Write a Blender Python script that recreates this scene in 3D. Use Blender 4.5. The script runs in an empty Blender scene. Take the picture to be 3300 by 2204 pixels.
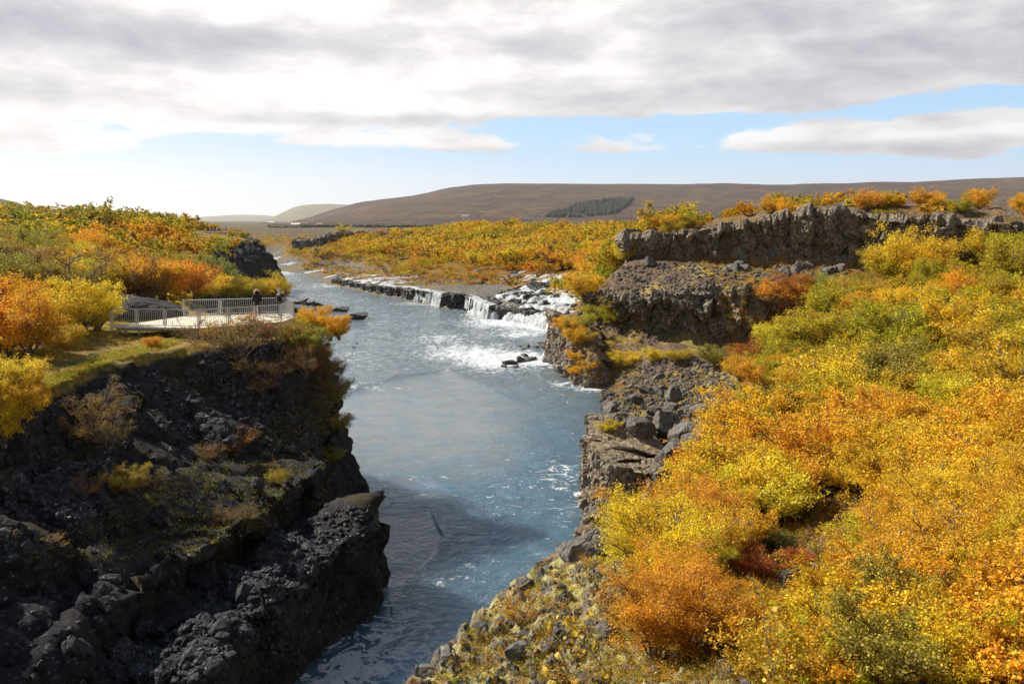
import bpy, math, random, time
import numpy as np
from mathutils import Vector, Matrix
from mathutils.bvhtree import BVHTree
T0 = time.time()
def log(*a): print('[%.1f]' % (time.time()-T0), *a, flush=True)
rng = np.random.default_rng(7)
random.seed(7)
scene = bpy.context.scene
COL = scene.collection
# ------------------------------------------------------------------ camera
F = 796.4; CAMZ = 18.0; PITCH = math.atan(121.5/F)
cam_d = bpy.data.cameras.new('camera'); cam = bpy.data.objects.new('camera', cam_d); COL.objects.link(cam)
cam_d.sensor_width = 36; cam_d.lens = 28; cam_d.clip_start = .1; cam_d.clip_end = 90000
cam.location = (0, 0, CAMZ); cam.rotation_euler = (math.pi/2 - PITCH, 0, 0); scene.camera = cam
cp, sp = math.cos(PITCH), math.sin(PITCH)
def raydir(u, v):
    cx = (u-512)/F; cy = (341.5-v)/F
    return np.array((cx, cp+cy*sp, -sp+cy*cp))
def PZ(u, v, z=0.):          # point of the view ray at height z
    d = raydir(u, v); return d*((z-CAMZ)/d[2]) + (0, 0, CAMZ)
def PY(u, v, Y):             # point of the view ray at distance Y
    d = raydir(u, v); return d*(Y/d[1]) + (0, 0, CAMZ)
def proj(p):
    p = np.asarray(p, float); x = p[..., 0]; y = p[..., 1]; z = p[..., 2]-CAMZ
    fw = y*cp - z*sp; up = y*sp + z*cp
    fw = np.where(fw < .01, .01, fw)
    return 512+F*x/fw, 341.5-F*up/fw, fw
# ------------------------------------------------------------------ numpy noise
def _h(ix, iy, iz, s):
    n = (ix*374761393 + iy*668265263 + iz*2147483647 + s*1274126177) & 0xffffffff
    n = ((n ^ (n >> 13))*1274126177) & 0xffffffff
    n = ((n ^ (n >> 15))*2246822519) & 0xffffffff
    return ((n ^ (n >> 16)) & 0xffffff)/float(0xffffff)
def vnoise(p, s=0):
    i = np.floor(p).astype(np.int64); f = p-i; f = f*f*(3-2*f)
    r = 0
    for a in (0, 1):
        for b in (0, 1):
            for c in (0, 1):
                w = (f[:, 0] if a else 1-f[:, 0])*(f[:, 1] if b else 1-f[:, 1])*(f[:, 2] if c else 1-f[:, 2])
                r = r + w*_h(i[:, 0]+a, i[:, 1]+b, i[:, 2]+c, s)
    return r
def fbm(p, o=4, s=0, g=.5):
    r = 0; a = 1; t = 0
    for k in range(o):
        r = r + a*vnoise(p*(2.03**k)+17.3*k, s+k); t += a; a *= g
    return r/t
def worley(p, s=0):
    i = np.floor(p).astype(np.int64); n = len(p)
    f1 = np.full(n, 9.); f2 = np.full(n, 9.); cid = np.zeros(n)
    for a in (-1, 0, 1):
        for b in (-1, 0, 1):
            for c in (-1, 0, 1):
                x, y, z = i[:, 0]+a, i[:, 1]+b, i[:, 2]+c
                d = np.sqrt((x+_h(x, y, z, s+1)-p[:, 0])**2+(y+_h(x, y, z, s+2)-p[:, 1])**2+(z+_h(x, y, z, s+3)-p[:, 2])**2)
                m = d < f1
                f2 = np.where(m, f1, np.minimum(f2, d)); cid = np.where(m, _h(x, y, z, s+4), cid); f1 = np.where(m, d, f1)
    return f1, f2, cid
def facets(p, s=0, tilt=1.):
    """cell noise whose cells are flat tilted planes: broken rock faces"""
    i = np.floor(p).astype(np.int64); n = len(p); f1 = np.full(n, 9.); f2 = np.full(n, 9.); val = np.zeros(n)
    for a in (-1, 0, 1):
        for b in (-1, 0, 1):
            for c in (-1, 0, 1):
                x, y, z = i[:, 0]+a, i[:, 1]+b, i[:, 2]+c; dx = x+_h(x, y, z, s+1)-p[:, 0]; dy = y+_h(x, y, z, s+2)-p[:, 1]; dz = z+_h(x, y, z, s+3)-p[:, 2]
                d = np.sqrt(dx*dx+dy*dy+dz*dz); m = d < f1
                v = _h(x, y, z, s+4)-.5-tilt*(dx*(_h(x, y, z, s+5)-.5)+dy*(_h(x, y, z, s+6)-.5)+dz*(_h(x, y, z, s+7)-.35))
                f2 = np.where(m, f1, np.minimum(f2, d)); val = np.where(m, v, val); f1 = np.where(m, d, f1)
    return f1, f2, val
def sst(a, b, x): t = np.clip((x-a)/(b-a), 0, 1); return t*t*(3-2*t)
def xyz(x, y, z=0): return np.stack([np.asarray(x, float), np.asarray(y, float), np.zeros_like(np.asarray(x, float))+z], 1)
# ------------------------------------------------------------------ objects
def mesh_np(name, v, f, mats, parent=None, smooth=False, attrs=None, midx=None):
    v = np.asarray(v, np.float32); f = np.asarray(f, np.int32); k = f.shape[1]
    me = bpy.data.meshes.new(name)
    me.vertices.add(len(v)); me.vertices.foreach_set('co', v.ravel())
    me.loops.add(f.size); me.loops.foreach_set('vertex_index', f.ravel())
    me.polygons.add(len(f)); me.polygons.foreach_set('loop_start', np.arange(0, f.size, k, dtype=np.int32))
    if not isinstance(mats, (list, tuple)): mats = [mats]
    for m in mats: me.materials.append(m)
    if midx is not None: me.polygons.foreach_set('material_index', np.asarray(midx, np.int32))
    me.polygons.foreach_set('use_smooth', np.full(len(f), smooth))
    me.update(calc_edges=True)
    for an, av in (attrs or {}).items():
        av = np.asarray(av, np.float32)
        if av.ndim == 1: a = me.attributes.new(an, 'FLOAT', 'POINT'); a.data.foreach_set('value', av)
        else: a = me.attributes.new(an, 'FLOAT_COLOR', 'POINT'); a.data.foreach_set('color', np.concatenate([av, np.ones((len(av), 1), np.float32)], 1).ravel())
    me.validate()
    o = bpy.data.objects.new(name, me); COL.objects.link(o)
    if parent: o.parent = parent
    return o
def tag(o, label=None, cat=None, group=None, kind=None):
    if label: o['label'] = label
    if cat: o['category'] = cat
    if group: o['group'] = group
    if kind: o['kind'] = kind
    return o
def empty(name, loc=(0, 0, 0), rz=0):
    o = bpy.data.objects.new(name, None); COL.objects.link(o); o.location = loc; o.rotation_euler = (0, 0, rz)
    o.empty_display_size = .3
    return o
def dup(root, loc, rot=(0, 0, 0), sc=(1, 1, 1), color=None):
    r = root.copy(); COL.objects.link(r); r.location = loc; r.rotation_euler = rot; r.scale = sc
    if color is not None: r.color = color
    for ch in list(root.children):
        c = ch.copy(); COL.objects.link(c); c.parent = r
        if color is not None: c.color = color
        for g in list(ch.children):
            d = g.copy(); COL.objects.link(d); d.parent = c
    return r
def gridfaces(nu, nv):
    i = np.arange((nu-1)*(nv-1)); a = (i//(nv-1))*nv + i % (nv-1)
    return np.stack([a, a+nv, a+nv+1, a+1], 1)
class MB:
    def __init__(s): s.v = []; s.f = []; s.n = 0
    def add(s, v, f): 
        s.v += [tuple(x) for x in v]; s.f += [tuple(i+s.n for i in q) for q in f]; s.n += len(v)
    def box(s, c, size, R=None):
        hx, hy, hz = [q/2 for q in size]
        v = [Vector((x*hx, y*hy, z*hz)) for x in (-1, 1) for y in (-1, 1) for z in (-1, 1)]
        if R is not None: v = [R @ q for q in v]
        c = Vector(c); s.add([q+c for q in v], [(0,1,3,2),(4,6,7,5),(0,4,5,1),(2,3,7,6),(0,2,6,4),(1,5,7,3)])
    def beam(s, a, b, w, h=None):   # box-section bar from a to b
        a = Vector(a); b = Vector(b); d = b-a
        R = d.to_track_quat('X', 'Z').to_matrix(); s.box((a+b)/2, (d.length, w, h or w), R)
    def tube(s, pts, rad, n=6):
        pts = [Vector(p) for p in pts]; base = s.n; V = []; Fc = []
        if not hasattr(rad, '__len__'): rad = [rad]*len(pts)
        for i, p in enumerate(pts):
            d = (pts[min(i+1, len(pts)-1)]-pts[max(i-1, 0)]); q = d.to_track_quat('Z', 'Y').to_matrix()
            for k in range(n):
                t = 2*math.pi*k/n; V.append(p+q @ Vector((math.cos(t)*rad[i], math.sin(t)*rad[i], 0)))
        for i in range(len(pts)-1):
            for k in range(n):
                Fc.append((i*n+k, i*n+(k+1) % n, (i+1)*n+(k+1) % n, (i+1)*n+k))
        Fc.append(tuple(range(n))[::-1]); Fc.append(tuple((len(pts)-1)*n+k for k in range(n)))
        s.add(V, Fc)
    def build(s, name, mat, parent=None, smooth=False):
        me = bpy.data.meshes.new(name); me.from_pydata(s.v, [], s.f); me.materials.append(mat)
        if smooth: me.polygons.foreach_set('use_smooth', [True]*len(me.polygons))
        me.update(); o = bpy.data.objects.new(name, me); COL.objects.link(o)
        if parent: o.parent = parent
        return o
# ------------------------------------------------------------------ materials
def newmat(name):
    m = bpy.data.materials.new(name); m.use_nodes = True; nt = m.node_tree; nt.nodes.clear()
    out = nt.nodes.new('ShaderNodeOutputMaterial'); return m, nt, out
class NT:
    def __init__(s, nt): s.nt = nt
    def n(s, t, **k):
        o = s.nt.nodes.new(t)
        for a, b in k.items(): setattr(o, a, b)
        return o
    def set(s, sock, v):
        if hasattr(v, 'is_linked') or isinstance(v, bpy.types.NodeSocket): s.nt.links.new(v, sock)
        else: sock.default_value = v
    def math(s, op, a, b=None, c=None, clamp=False):
        o = s.n('ShaderNodeMath', operation=op, use_clamp=clamp); s.set(o.inputs[0], a)
        if b is not None: s.set(o.inputs[1], b)
        if c is not None: s.set(o.inputs[2], c)
        return o.outputs[0]
    def vmath(s, op, a, b=None):
        o = s.n('ShaderNodeVectorMath', operation=op); s.set(o.inputs[0], a)
        if b is not None: s.set(o.inputs[1], b)
        return o.outputs[0]
    def noise(s, vec, scale, detail=4, rough=.55, dist=0, out=0, dim='3D'):
        o = s.n('ShaderNodeTexNoise', noise_dimensions=dim)
        if vec is not None: s.set(o.inputs['Vector'], vec)
        o.inputs['Scale'].default_value = scale; o.inputs['Detail'].default_value = detail
        o.inputs['Roughness'].default_value = rough; o.inputs['Distortion'].default_value = dist
        return o.outputs[out]
    def voro(s, vec, scale, feature='F1', out='Distance', rand=1.):
        o = s.n('ShaderNodeTexVoronoi', feature=feature)
        if vec is not None: s.set(o.inputs['Vector'], vec)
        o.inputs['Scale'].default_value = scale; o.inputs['Randomness'].default_value = rand
        return o.outputs[out]
    def ramp(s, fac, stops, interp='LINEAR'):
        o = s.n('ShaderNodeValToRGB'); o.color_ramp.interpolation = interp; e = o.color_ramp.elements
        while len(e) < len(stops): e.new(.5)
        for q, (p, c) in zip(e, stops):
            q.position = p; q.color = (*c, 1) if hasattr(c, '__len__') else (c, c, c, 1)
        s.set(o.inputs[0], fac); return o.outputs[0]
    def mr(s, v, a, b, c=0., d=1., interp='SMOOTHSTEP'):
        o = s.n('ShaderNodeMapRange', interpolation_type=interp); s.set(o.inputs[0], v)
        for i, q in zip((1, 2, 3, 4), (a, b, c, d)): s.set(o.inputs[i], q)
        return o.outputs[0]
    def mix(s, f, a, b, bt='MIX'):
        o = s.n('ShaderNodeMix', data_type='RGBA', blend_type=bt); s.set(o.inputs[0], f)
        for sk, v in ((o.inputs[6], a), (o.inputs[7], b)):
            if isinstance(v, tuple) and len(v) == 3: v = (*v, 1)
            s.set(sk, v)
        return o.outputs[2]
    def attr(s, name, out='Fac'):
        o = s.n('ShaderNodeAttribute'); o.attribute_name = name; return o.outputs[out]
    def mapping(s, vec, scale=(1, 1, 1), rot=(0, 0, 0), loc=(0, 0, 0)):
        o = s.n('ShaderNodeMapping'); s.set(o.inputs[0], vec); o.inputs[1].default_value = loc; o.inputs[2].default_value = rot; o.inputs[3].default_value = scale
        return o.outputs[0]
    def bump(s, h, strength=.5, dist=.1, normal=None):
        o = s.n('ShaderNodeBump'); s.set(o.inputs['Height'], h); o.inputs['Strength'].default_value = strength; o.inputs['Distance'].default_value = dist
        if normal is not None: s.set(o.inputs['Normal'], normal)
        return o.outputs[0]
    def princ(s, out, col, rough=.9, normal=None, spec=.3, **k):
        o = s.n('ShaderNodeBsdfPrincipled')
        if isinstance(col, tuple) and len(col) == 3: col = (*col, 1)
        s.set(o.inputs['Base Color'], col); s.set(o.inputs['Roughness'], rough); s.set(o.inputs['Specular IOR Level'], spec)
        if normal is not None: s.set(o.inputs['Normal'], normal)
        for a, b in k.items(): s.set(o.inputs[a.replace('_', ' ')], b)
        if out is not None: s.nt.links.new(o.outputs[0], out.inputs['Surface'])
        return o
def simple(name, col, rough=.8, metal=0., bumpsc=None, var=.15, spec=.3):
    m, nt, out = newmat(name); N = NT(nt); tc = N.n('ShaderNodeTexCoord').outputs['Object']
    no = N.noise(tc, bumpsc or 6, 4); c2 = tuple(min(1, c*(1+var*2)) for c in col); c1 = tuple(c*(1-var*2) for c in col)
    c = N.mix(N.mr(no, .3, .7), c1, c2)
    N.princ(out, c, rough, N.bump(no, .25, .02), spec, Metallic=metal); return m

def leafmat(name, tint):
    """foliage: colour of the shrub (object colour or tint attribute), varied leaf by leaf"""
    m, nt, out = newmat(name); N = NT(nt)
    if tint: base = N.attr('tint', 'Color')
    else: base = N.n('ShaderNodeObjectInfo').outputs['Color']
    g = N.n('ShaderNodeNewGeometry'); r = g.outputs['Random Per Island']
    tc = N.n('ShaderNodeTexCoord').outputs['Object']
    pos = g.outputs['Position']
    hs = N.n('ShaderNodeHueSaturation'); N.set(hs.inputs['Color'], base)
    N.set(hs.inputs['Hue'], N.math('ADD', N.mr(r, 0, 1, .489, .514, 'LINEAR'), N.mr(N.noise(pos, .8, 2), .3, .7, -.012, .012, 'LINEAR')))
    rr = N.math('FRACT', N.math('MULTIPLY', r, 7.31))
    N.set(hs.inputs['Value'], N.math('MULTIPLY', N.mr(rr, 0, 1, .45, 1.35, 'LINEAR'), N.mr(N.noise(pos, .45, 3), .3, .7, .72, 1.2, 'LINEAR')))
    N.set(hs.inputs['Saturation'], 1.0)
    col = hs.outputs[0]
    p = N.princ(None, col, .55, None, .25)
    t = N.n('ShaderNodeBsdfTranslucent'); N.set(t.inputs[0], N.mix(.15, col, (1., .75, .05)))
    mx = N.n('ShaderNodeMixShader'); mx.inputs[0].default_value = .36
    nt.links.new(p.outputs[0], mx.inputs[1]); nt.links.new(t.outputs[0], mx.inputs[2]); nt.links.new(mx.outputs[0], out.inputs[0])
    return m
M_leaf = leafmat('leaves', False); M_leaft = leafmat('leaves_mass', True)
M_bark = simple('birch_bark', (.16, .12, .095), .85, bumpsc=14, var=.3)
M_barkpale = simple('pale_bark', (.42, .38, .33), .8, bumpsc=9, var=.3)

def rockmat(name, dark, light, lichen=0., warm=.3, scale=1., moss=0., wet=0.):
    m, nt, out = newmat(name); N = NT(nt)
    g = N.n('ShaderNodeNewGeometry'); pos = N.vmath('MULTIPLY', g.outputs['Position'], (scale, scale, scale))
    oi = N.n('ShaderNodeObjectInfo').outputs['Random']
    n1 = N.noise(pos, .55, 5, .6); n2 = N.noise(pos, 3.2, 6, .65); n3 = N.noise(pos, 14, 4, .7)
    st = N.noise(N.mapping(pos, (1, 1, .25)), 1.4, 5, .6)
    c = N.mix(N.mr(n2, .32, .68), dark, light)
    c = N.mix(N.math('MULTIPLY', N.mr(n1, .45, .7), warm), c, (.21, .135, .065))
    c = N.mix(N.math('MULTIPLY', N.mr(st, .5, .75), .5), c, tuple(q*.5 for q in dark))
    c = N.mix(1., c, N.mr(oi, 0, 1, .75, 1.25, 'LINEAR'), 'MULTIPLY')
    if lichen:
        li = N.math('MULTIPLY', N.mr(N.noise(pos, 7, 5, .7), .56, .64), N.mr(N.noise(pos, .7, 3), .42, .6))
        c = N.mix(N.math('MULTIPLY', li, lichen), c, (.40, .41, .40))
    nz = N.n('ShaderNodeSeparateXYZ'); N.set(nz.inputs[0], g.outputs['Normal'])
    if moss:
        mo = N.math('MULTIPLY', N.mr(N.math('ADD', nz.outputs[2], N.math('MULTIPLY', n2, .5)), .85, 1.15), moss)
        c = N.mix(mo, c, N.mix(N.mr(n1, .4, .6), (.17, .14, .03), (.27, .14, .03)))
    h = N.math('ADD', N.math('MULTIPLY', n2, .6), N.math('MULTIPLY', n3, .3))
    cr = N.voro(N.mapping(pos, (1, 1, .6)), 1.7, 'DISTANCE_TO_EDGE'); h = N.math('ADD', h, N.mr(cr, 0, .12, -.35, 0))
    N.princ(out, c, .5 if wet else .92, N.bump(h, .9, .22/scale), .5 if wet else .2)
    return m
M_cliff = rockmat('lava_cliff', (.085, .072, .058), (.40, .335, .255), .35, .5, 1., .3)
M_cliffdark = rockmat('dark_lava_cliff', (.028, .026, .027), (.085, .08, .08), .8, .12, 1., .25)
M_darkstone = rockmat('dark_boulder_rock', (.02, .02, .021), (.06, .06, .064), .7, .05, 1.3)
M_boulder = rockmat('boulder_rock', (.075, .068, .06), (.21, .19, .165), .5, .25, 1.3)
M_lavatop = rockmat('grey_lava', (.09, .085, .08), (.27, .26, .25), .6, .15, .6)
M_wetrock = rockmat('wet_rock', (.018, .017, .016), (.075, .07, .062), 0, .2, 1.3, 0, 1)

def groundmat():
    m, nt, out = newmat('heath_ground'); N = NT(nt)
    g = N.n('ShaderNodeNewGeometry'); pos = g.outputs['Position']
    nz = N.n('ShaderNodeSeparateXYZ'); N.set(nz.inputs[0], g.outputs['True Normal'])
    n0 = N.noise(pos, .12, 4, .6); n1 = N.noise(pos, .5, 5, .62); n2 = N.noise(pos, 2.4, 6, .68); n3 = N.noise(pos, 11, 5, .7)
    soil = N.mix(N.mr(n2, .35, .65), (.065, .047, .034), (.20, .135, .08))
    rock = N.mix(N.mr(n2, .35, .65), (.06, .055, .05), (.24, .22, .19))
    heath = N.ramp(N.math('ADD', N.math('MULTIPLY', n1, .5), N.math('MULTIPLY', n2, .5)),
                   [(.3, (.045, .04, .012)), (.44, (.12, .085, .02)), (.52, (.22, .12, .03)), (.6, (.24, .085, .02)), (.7, (.22, .17, .04))])
    moss = N.ramp(n2, [(.3, (.13, .12, .03)), (.45, (.28, .25, .08)), (.58, (.42, .385, .185)), (.7, (.36, .24, .07))])
    grass = N.ramp(n2, [(.3, (.11, .10, .02)), (.5, (.30, .24, .06)), (.7, (.45, .33, .12))])
    c = N.mix(N.attr('heath'), soil, heath); c = N.mix(N.attr('moss'), c, moss); c = N.mix(N.attr('grass'), c, grass)
    steep = N.math('SUBTRACT', 1., N.math('ADD', nz.outputs[2], N.math('MULTIPLY', N.math('SUBTRACT', n1, .5), .5)))
    c = N.mix(N.mr(steep, .3, .5), c, rock)
    c = N.mix(N.attr('rock'), c, rock)
    plain = N.ramp(N.noise(N.mapping(pos, (.3, 1, 1)), .012, 6, .6), [(.35, (.075, .065, .04)), (.5, (.12, .085, .05)), (.65, (.10, .10, .04))])
    c = N.mix(N.attr('plain'), c, plain)
    h = N.math('ADD', N.math('MULTIPLY', n2, .7), N.math('MULTIPLY', n3, .3))
    N.princ(out, c, .95, N.bump(h, .9, .25), .1); return m
M_ground = groundmat()

def watermat():
    m, nt, out = newmat('river_water'); N = NT(nt)
    pos = N.n('ShaderNodeNewGeometry').outputs['Position']
    foam = N.attr('foam'); rough = N.attr('rough')
    warp = N.vmath('ADD', pos, N.vmath('MULTIPLY', N.noise(pos, .16, 3, .5, out=1), (5., 3., 0)))
    fl = N.mapping(warp, (.6, .9, 1), (0, 0, -.2))
    w1 = N.noise(fl, .55, 4, .6); w2 = N.noise(fl, 2.1, 4, .62); w3 = N.noise(N.mapping(warp, (.6, 1.6, 1), (0, 0, .1)), 4.5, 3, .6)
    ridg = N.math('ABSOLUTE', N.math('SUBTRACT', N.noise(warp, .5, 5, .6), .5))
    h = N.math('ADD', N.math('MULTIPLY', w1, 1.2), N.math('ADD', N.math('MULTIPLY', w2, .75), N.math('MULTIPLY', w3, .34)))
    h = N.math('ADD', h, N.math('MULTIPLY', N.mr(ridg, 0, .05, 1, 0), -.09))
    h = N.math('MULTIPLY', h, N.mr(rough, 0, 1.6, 0, 1.5, 'LINEAR'))
    deep = N.mix(N.attr('turq'), (.145, .175, .188), (.066, .132, .188)); deep = N.mix(N.attr('calm'), deep, (.19, .205, .21))
    deep = N.mix(N.math('MULTIPLY', N.mr(w1, .4, .62), .5), deep, tuple((.085, .175, .25)))
    f1 = N.noise(N.mapping(warp, (.8, 1.5, 1)), 1.25, 8, .7, .5)
    f2 = N.math('ABSOLUTE', N.math('SUBTRACT', N.noise(warp, .8, 6, .65, .6), .5))
    fm = N.math('ADD', f1, N.mr(f2, 0, .09, .22, 0))
    thr = N.mr(foam, 0, 1, .92, .34, 'LINEAR')
    fa = N.mr(N.math('SUBTRACT', fm, thr), 0, .09)
    c = N.mix(fa, deep, (.62, .66, .69))
    bp = N.bump(h, 1., .34)
    bp = N.bump(N.math('MULTIPLY', fa, f1), .6, .2, bp)
    pw = N.princ(out, c, N.mr(fa, 0, 1, .1, .8), bp, .5, IOR=1.36); pw.subsurface_method = 'BURLEY'; N.set(pw.inputs['Subsurface Weight'], N.mr(fa, 0, 1, .9, 0)); pw.inputs['Subsurface Radius'].default_value = (1., 1.3, 1.5); pw.inputs['Subsurface Scale'].default_value = 5.0; return m
M_water = watermat()
def foammat():
    m, nt, out = newmat('falling_water'); N = NT(nt)
    pos = N.n('ShaderNodeNewGeometry').outputs['Position']
    s = N.noise(N.mapping(pos, (1, 1, .14)), 3.2, 6, .7); s2 = N.noise(pos, 1.3, 6, .7)
    c = N.mix(N.mr(s, .36, .6), (.34, .38, .40), (.85, .88, .90)); c = N.mix(N.mr(s2, .54, .66, 0, .5), c, (.16, .18, .19))
    p = N.princ(None, c, .5, N.bump(N.math('ADD', s, N.math('MULTIPLY', s2, .5)), .9, .25), .4)
    t = N.n('ShaderNodeBsdfTranslucent'); t.inputs[0].default_value = (.5, .55, .57, 1)
    mx = N.n('ShaderNodeMixShader'); mx.inputs[0].default_value = .3
    nt.links.new(p.outputs[0], mx.inputs[1]); nt.links.new(t.outputs[0], mx.inputs[2]); nt.links.new(mx.outputs[0], out.inputs[0]); return m
M_foam = foammat()
HAZE = 3.2e-5; EXPO = 0.68; SKYK = .645
# ------------------------------------------------------------------ terrain: right and far bank
SHORE = [(-128,440),(-122,398),(-84,288),(-70,268),(-53,228),(-43,211),(-35,196),(-28,186),(-20,174),(-13.4,164),(-10,162),(-5,147),(2,141),(6,132),(6.6,120),(6.2,106),(7.4,95),(7.8,88),(9.4,84),(8.4,77),(8.8,73),(7.8,68),(10,64),(7,59),(5.6,54),(5,48),(4.4,43),(2.6,36),(.6,30),(-2,22),(-4,14),(-6,5),(-8,-8)]

CR_A = dict(path=[(16.3,114),(16.6,111.6),(20,109.6),(28,106),(38,100.5),(48,94),(56,88.5),(64,83.5),(80,76),(100,70)], base=[12.6,12.6,12.6,12.7,12.6,12.6,12.9,13.2,14.0,15], top=[15.4,15.8,16.0,17.1,19.2,18.3,17.7,18.1,18.8,19.2])
CR_B = dict(path=[(11.5,104),(13,98),(16,93.5),(20,90.5),(24,88.5),(28,86),(31.5,84),(34,86)], base=[6.0,5.2,4.6,4.3,4.5,4.8,5.4,7], top=[8.4,8.7,9.2,9.9,10.4,10.3,9.6,9.2])
def crag_ctrl(c, fo, bo, dt):
    q = np.array(c['path'], float); s = np.concatenate([[0], np.cumsum(np.hypot(*np.diff(q, axis=0).T))]); ss = np.arange(1.5, s[-1]-1, 2.6); out = []
    p = np.stack([np.interp(ss, s, q[:, 0]), np.interp(ss, s, q[:, 1])], 1); b = np.interp(ss, s, c['base']); tp = np.interp(ss, s, c['top'])
    for i in range(1, len(p)-1):
        t = p[i+1]-p[i-1]; t /= np.linalg.norm(t); n = np.array((t[1], -t[0])); out.append((*(p[i]+n*fo), b[i]-.2)); out.append((*(p[i]-n*bo), tp[i]-dt))
        if i % 2: out.append((*(p[i]+n*(fo+4)), b[i]-.5))
    return out
def densify(L_, step):
    out = [L_[0]]
    for a, b in zip(L_[:-1], L_[1:]):
        st = step*(2.5 if min(a[1], b[1]) > 240 else 1); n = max(1, int(math.ceil(math.hypot(b[0]-a[0], b[1]-a[1])/st)))
        for i in range(1, n+1): out.append((a[0]+(b[0]-a[0])*i/n, a[1]+(b[1]-a[1])*i/n))
    return out
SHORE0 = SHORE; SHORE = densify(SHORE, 5.5)
SH = np.array(SHORE, float)
CT = []
def normal_at(i):
    a = SH[max(i-1, 0)]; b = SH[min(i+1, len(SH)-1)]; t = b-a; t /= np.linalg.norm(t); return np.array((-t[1], t[0]))
for i, (x, y) in enumerate(SHORE):
    n = normal_at(i); CT.append((x, y, -.15)); 
    if y < 134: CT.append((x+n[0]*1.5, y+n[1]*1.5, .5))
    for dd, zz in ((2.0, -1.2), (8, -2.2))[:2 if i % 2 else 1]: CT.append((x-n[0]*dd, y-n[1]*dd, zz))
    if y > 134 and i % 2 == 0:
        prof = [(2.6, 1.9), (5, 2.45), (13, 2.75), (20, 3.1), (26, 5.0), (36, 6.2), (50, 8.0), (75, 10.6), (105, 12.8), (160, 14.0), (260, 14.2)]
        k = .85 + .15*sst(260, 170, y)        # the bank is lower and wider downstream of the bend
        for dd, zz in prof: 
            if y > 240 and dd < 20: zz = zz*.5
            CT.append((x+n[0]*dd, y+n[1]*dd, zz*(k if dd < 90 else 1)))
CT += crag_ctrl(CR_A, .9, 2.8, .5)+crag_ctrl(CR_B, 1.2, 3.0, .5)+[(-108,410,11),(-85,400,12.5),(-60,380,12.5),(-96,350,7),(-82,330,9),(-72,300,8.5),(-119,425,7)]
CT += [(10,138,3.6),(12,126,5.2),(8,122,3.2),(9,134,3.),(16,140,5.5),(8.6,104,5.8),(7.6,112,5),(8.9,97,5.2),(9.3,92,4.2),
 (10,87,1.2),(13,86,3.4),(17,85,4.6),
 (12,108,9.2),(14.5,106,11),(18,107,12.8),(20,82,4.4),(26,79,5.4),(28,114,17.2),(48,108,18.4),(75,96,18.2),(17,112.5,13.2),
 (20,118,15.6),(92,82,18.8),(30,140,15.8),(60,130,17),(110,120,18),(40,185,13.6),(110,190,15.5),
 (13,126,6.4),(15,116,9.8),(22,128,13.4),(25,150,12.6),(24,170,9.5),(14,155,4.6),
 (12,73,1.3),(18,71,3.2),(14,80,2.3),(18,77,3.6),(24,73,5.8),(13,66,1.0),(18,62,3.6),(11,61,1.6),
 (9,55,3.2),(12.5,52,4.0),(10,47,2.8),(8,42,2.5),(6.3,38,2.9),(12,40,4.6),(16,45,5.6),(22,50,6.6),(30,56,9),(36,64,11),(30,74,9.6),(45,75,12.4),
 (60,60,14.6),(45,45,12),(30,38,9.4),(18,32,7.1),(10,29,6.1),(4,24,7.),(8,20,7.9),(14,22,8.6),(22,24,10.4),(35,28,13.6),
 (3,18,8.1),(-2,14,9.2),(2,12,10.4),(6,12,10.6),(9,9,11.6),(12,13,11.4),(20,14,13.4),(5,6,13),(8,4,14.4),(-1.5,5,13.4),(0,4,14.5),(0,0,16.3),(1,-4,16.4),(-2.6,0,15.6),(-3,5,12.6),
 (30,5,17.4),(60,20,18.6),(100,40,19.6),(80,55,16.8),(0,-15,17),(30,-15,19),(90,-10,21),
 (-150,460,4),(-250,520,5),(-100,600,7),(100,600,13),(400,600,18),(400,250,20),(700,300,22),(0,900,7),(300,60,22)]
EDGE = np.array([(4.6,38.5,2.6),(3.7,35,3.6),(3.0,31.5,4.6),(1.4,27,5.7),(-.2,23,6.7),(-1.1,18.5,7.9),(-1.9,14,9.2),(-2.6,9,11),(-2.9,5,12.6),(-2.6,0,15.4)])
for t in np.arange(0, 9, .22):
    i = int(t); q = EDGE[i]+(EDGE[i+1]-EDGE[i])*(t-i); CT.append(tuple(q)); CT.append((q[0]+1.2, q[1], q[2]+.25))
    if t % .44 < .2: CT.append((q[0]-1.1, q[1], q[2]*.55))
CT = [q for q in CT if not (q in ((3,18,8.1),(-2,14,9.2),(-1.5,5,13.4),(-3,5,12.6),(-2.6,0,15.6)))]
CT = np.array(CT, float)
def rbf_fit(C):
    D = np.sqrt(((C[:, None, :2]-C[None, :, :2])**2).sum(2)); n = len(C)
    A = np.zeros((n+3, n+3)); A[:n, :n] = D+np.eye(n)*-.05; A[:n, n] = 1; A[:n, n+1:n+3] = C[:, :2]/100; A[n, :n] = 1; A[n+1:, :n] = (C[:, :2]/100).T
    return np.linalg.solve(A, np.concatenate([C[:, 2], [0, 0, 0]]))
W_R = rbf_fit(CT)
def rbf(C, W, x, y):
    out = np.empty(len(x))
    for i in range(0, len(x), 20000):
        a = x[i:i+20000]; b = y[i:i+20000]
        K = np.sqrt((a[:, None]-C[None, :, 0])**2+(b[:, None]-C[None, :, 1])**2)
        out[i:i+20000] = K @ W[:len(C)]+W[len(C)]+W[len(C)+1]*a/100+W[len(C)+2]*b/100
    return out
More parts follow.
